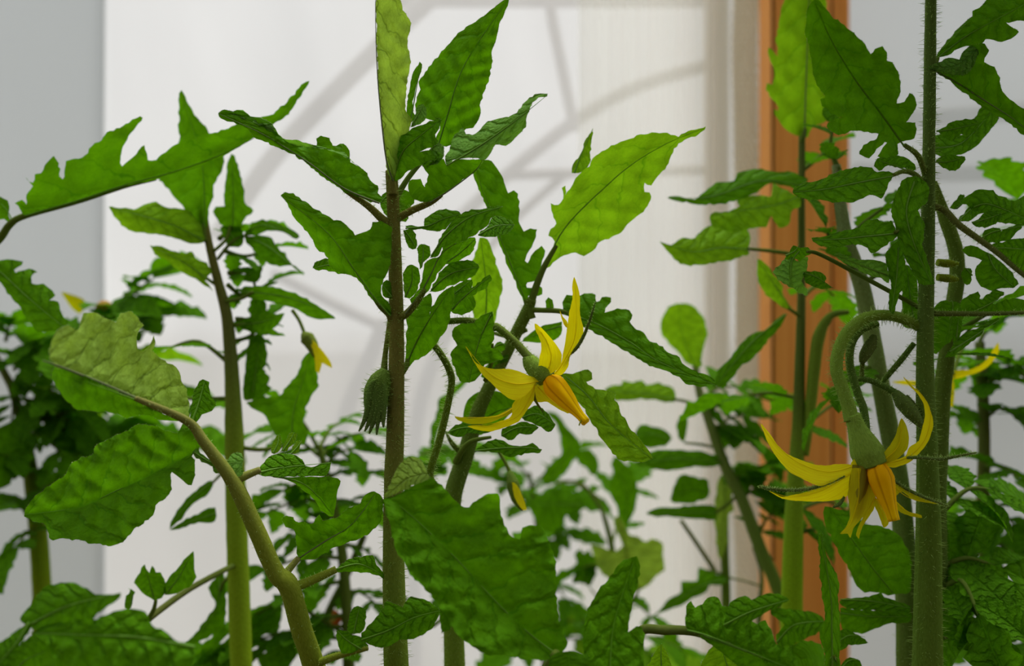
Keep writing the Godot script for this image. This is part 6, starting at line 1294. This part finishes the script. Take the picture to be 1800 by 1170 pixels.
func far_left_plant() -> void:
	var leaf: Node
	var flower: Node
	plant("tomato_plant", "blurred tomato plant at the far left edge with a bright green lower stem", 72, 1170, 450)
	stem("stem", [-7, 626, 450, 7, 654, 450, 21, 681, 450, 32, 718, 450, 43, 766, 450, 58, 859, 450, 68, 944, 450, 75, 1064, 450, 77, 1166, 450], [1.8, 2, 2.2, 2.6, 3.2, 4.2, 4.8, 5, 5], [Color(0.214286, 0.25, 0.07), Color(0.214286, 0.25, 0.07), Color(0.2, 0.25, 0.0625), Color(0.34, 0.48, 0.03), Color(0.38, 0.54, 0.02)], true, 0, 1.6)
	flower = node("flower", "small blurred orange yellow spent flower above the pale leaf")
	lathe(flower, "flower_head", at(176, 537, 440) - org, at(192, 548, 436) - org, [0.002, 0.0042, 0.0046, 0.0036, 0.0015], "anther", [Color(0.55, 0.35, 0.08), Color(0.6, 0.33, 0.06)], 16)
	blade(flower, "petal", "petal_green", [150, 534, 440, 133, 530, 438, 109, 515, 436], [108, 513, 126, 517, 144, 524, 152, 534, 140, 551, 126, 541, 116, 527], 0.2, 0.2, {"q": 0, "g": 6, "rib": 0})
	compound([25, 650, 450, 42, 615, 445, 60, 600, 440], 3, 32.3, "leaf", 901, 0.5, 1.1, 0.35)
	compound([20, 640, 450, 50, 615, 450, 80, 610, 450], 3, 32.3, "leaf", 902, -0.3, 1.1, 0.35)
	compound([30, 660, 450, 65, 645, 445, 100, 650, 440], 3, 32.3, "leaf", 903, 0.5, 1.1, 0.35)
	compound([35, 680, 450, 72, 680, 445, 110, 700, 440], 3, 32.3, "leaf", 904, -0.3, 1.1, 0.35)
	compound([40, 700, 450, 80, 710, 450, 120, 740, 450], 3, 32.3, "leaf", 905, 0.5, 1.1, 0.35)
	compound([45, 720, 450, 68, 730, 455, 90, 760, 460], 3, 28.5, "leaf", 906, -0.3, 1.1, 0.35)
	compound([50, 760, 450, 80, 770, 445, 110, 800, 440], 3, 32.3, "leaf", 907, 0.5, 1.1, 0.35)
	compound([10, 600, 450, 15, 575, 450, 20, 570, 450], 3, 28.5, "leaf", 908, -0.3, 1.1, 0.35)
	compound([30, 640, 450, 100, 590, 440, 170, 560, 430], 3, 38, "leaf", 909, 0.5, 1.1, 0.35)
	compound([60, 700, 450, 130, 660, 455, 200, 640, 460], 3, 41.8, "young_backlit", 910, -0.3, 1.1, 0.35)
	compound([170, 590, 450, 200, 540, 445, 230, 510, 440], 3, 38, "leaf", 911, 0.5, 1.1, 0.35)
	compound([200, 560, 450, 235, 515, 445, 270, 490, 440], 3, 34.2, "leaf", 912, -0.3, 1.1, 0.35)
	compound([210, 600, 450, 235, 570, 450, 260, 560, 450], 3, 28.5, "leaf", 913, 0.5, 1.1, 0.35)
	compound([60, 900, 450, 40, 880, 440, 20, 880, 430], 3, 26.6, "leaf", 914, -0.3, 1.1, 0.35)
	compound([65, 930, 450, 48, 935, 440, 30, 960, 430], 3, 24.7, "leaf", 915, 0.5, 1.1, 0.35)
	compound([55, 840, 450, 32, 810, 440, 10, 800, 430], 3, 28.5, "leaf", 916, -0.3, 1.1, 0.35)
	compound([60, 760, 450, 130, 745, 460, 200, 750, 470], 3, 41.8, "leaf", 917, 0.5, 1.1, 0.35)
	compound([70, 740, 450, 165, 710, 460, 260, 700, 470], 3, 41.8, "leaf", 918, -0.3, 1.1, 0.35)
	compound([80, 780, 450, 190, 765, 465, 300, 770, 480], 3, 41.8, "leaf", 919, 0.5, 1.1, 0.35)
	compound([30, 690, 450, 25, 705, 445, 20, 740, 440], 3, 32.3, "leaf", 920, -0.3, 1.1, 0.35)
	compound([60, 870, 450, 95, 850, 445, 130, 850, 440], 3, 28.5, "leaf", 921, 0.5, 1.1, 0.35)

func back_plant() -> void:
	var leaf: Node
	var flower: Node
	plant("tomato_plant", "tomato plant behind the brown stem filling the lower middle with blurred leaves", 600, 1250, 400)
	stem("stem", [560, 780, 400, 580, 860, 400, 600, 960, 400, 610, 1080, 400, 615, 1250, 400], [1.5, 2, 2.4, 2.8, 3.2], [Color(0.19, 0.28, 0.05), Color(0.19, 0.28, 0.05), Color(0.190476, 0.25, 0.0595238)], true, 0, 1.6)
	compound([560, 790, 400, 535, 745, 400, 510, 720, 400], 3, 18.72, "leaf", 931, 0.5, 1.1, 0.35)
	compound([565, 800, 400, 602, 770, 410, 640, 760, 420], 3, 18.72, "leaf", 932, -0.3, 1.1, 0.35)
	compound([570, 820, 400, 595, 795, 405, 620, 790, 410], 3, 20.16, "leaf", 933, 0.5, 1.1, 0.35)
	compound([575, 840, 400, 612, 825, 410, 650, 830, 420], 3, 20.16, "leaf", 934, -0.3, 1.1, 0.35)
	compound([575, 850, 400, 538, 845, 400, 500, 860, 400], 3, 21.6, "leaf", 935, 0.5, 1.1, 0.35)
	compound([580, 880, 400, 615, 880, 415, 650, 900, 430], 3, 20.16, "leaf", 936, -0.3, 1.1, 0.35)
	compound([580, 880, 400, 525, 880, 405, 470, 900, 410], 3, 21.6, "leaf", 937, 0.5, 1.1, 0.35)
	compound([590, 920, 400, 555, 920, 400, 520, 940, 400], 3, 21.6, "leaf", 938, -0.3, 1.1, 0.35)
	compound([600, 960, 400, 630, 960, 415, 660, 980, 430], 3, 18.72, "leaf", 939, 0.5, 1.1, 0.35)
	compound([600, 980, 400, 535, 980, 395, 470, 1000, 390], 3, 24.48, "leaf", 940, -0.3, 1.1, 0.35)
	compound([605, 1020, 400, 528, 1040, 394, 450, 1080, 388], 3, 28.8, "leaf", 941, 0.5, 1.1, 0.35)
	compound([605, 1040, 400, 632, 1040, 410, 660, 1060, 420], 3, 24.48, "leaf", 942, -0.3, 1.1, 0.35)
	compound([610, 1080, 400, 555, 1090, 394, 500, 1120, 388], 3, 25.92, "leaf", 943, 0.5, 1.1, 0.35)
	compound([610, 1100, 400, 505, 1110, 394, 400, 1140, 388], 3, 31.68, "leaf", 944, -0.3, 1.1, 0.35)
	compound([610, 1120, 400, 475, 1125, 394, 340, 1150, 388], 3, 31.68, "leaf", 945, 0.5, 1.1, 0.35)
	compound([560, 800, 400, 520, 770, 410, 480, 760, 420], 3, 20.16, "leaf", 946, -0.3, 1.1, 0.35)
	compound([612, 1150, 400, 586, 1145, 395, 560, 1160, 390], 3, 21.6, "leaf", 947, 0.5, 1.1, 0.35)
	compound([560, 790, 400, 580, 755, 410, 600, 740, 420], 3, 14.4, "leaf", 948, -0.3, 1.1, 0.35)
	leaf = stem("leaf", [602, 1112, 400, 547, 1078, 396, 496, 1061, 392], [1, 0.9, 0.7], [Color(0.19, 0.28, 0.05), Color(0.19, 0.28, 0.05)], false, 0, 1.2)
	blade(leaf, "leaflet", "leaf", [494, 1064, 392, 431, 1115, 388, 362, 1180, 384], [349, 1191, 376, 1143, 410, 1112, 444, 1078, 479, 1056, 497, 1063, 493, 1095, 462, 1119, 427, 1150, 403, 1191], 0.2, 0.4, {"q": 0.5, "g": 9})
	stem("side_shoot", [640, 940, 420, 610, 1010, 416.7, 580, 1070, 413.3, 552, 1140, 410], [1.8, 1.9, 2, 2], [Color(0.1875, 0.25, 0.0625), Color(0.1875, 0.25, 0.0625)], false, 0, 1)
	blade(plant_node, "withered_leaf", "rust", [598, 1078, 430, 578, 1098, 425, 561, 1122, 420], [571, 1078, 591, 1071, 602, 1088, 591, 1102, 571, 1112, 559, 1126, 557, 1105], 0.2, 0.2, {"g": 8})
	compound([700, 1000, 430, 740, 900, 430, 760, 800, 430], 2, 40, "leaf", 970, 0, 1.1, 0.35)
	compound([700, 860, 420, 740, 800, 425, 800, 790, 430], 3, 34, "leaf", 971, 0, 1.1, 0.35)
	compound([760, 1100, 400, 830, 1050, 410, 880, 1000, 420], 3, 34, "leaf", 972, 0, 1.1, 0.35)

func centre_back_plant() -> void:
	var leaf: Node
	var flower: Node
	plant("tomato_plant", "faint tomato plant behind the big front leaf at the bottom middle", 960, 1250, 620)
	stem("stem", [930, 830, 620, 945, 930, 620, 955, 1050, 620, 960, 1250, 620], [1.5, 2, 2.6, 3], [Color(0.19, 0.28, 0.05), Color(0.19, 0.28, 0.05)], true, 0, 1.6)
	compound([930, 840, 620, 905, 810, 620, 880, 800, 620], 3, 25.5, "leaf", 981, 0.5, 1.1, 0.35)
	compound([935, 860, 620, 968, 820, 615, 1000, 800, 610], 3, 28.9, "leaf", 982, -0.3, 1.1, 0.35)
	compound([940, 900, 620, 970, 880, 615, 1000, 880, 610], 3, 28.9, "leaf", 983, 0.5, 1.1, 0.35)
	compound([940, 900, 620, 915, 865, 620, 890, 850, 620], 3, 30.6, "leaf", 984, -0.3, 1.1, 0.35)
	compound([950, 960, 620, 975, 940, 615, 1000, 940, 610], 3, 25.5, "leaf", 985, 0.5, 1.1, 0.35)
	compound([955, 1020, 620, 978, 1030, 610, 1000, 1060, 600], 3, 28.9, "leaf", 986, -0.3, 1.1, 0.35)
	compound([958, 1080, 620, 1019, 1095, 605, 1080, 1130, 590], 3, 34, "leaf", 987, 0.5, 1.1, 0.35)
	compound([958, 1120, 620, 929, 1120, 605, 900, 1140, 590], 3, 34, "leaf", 988, -0.3, 1.1, 0.35)
	compound([958, 1120, 620, 1054, 1125, 600, 1150, 1150, 580], 3, 37.4, "young_backlit", 989, 0.5, 1.1, 0.35)
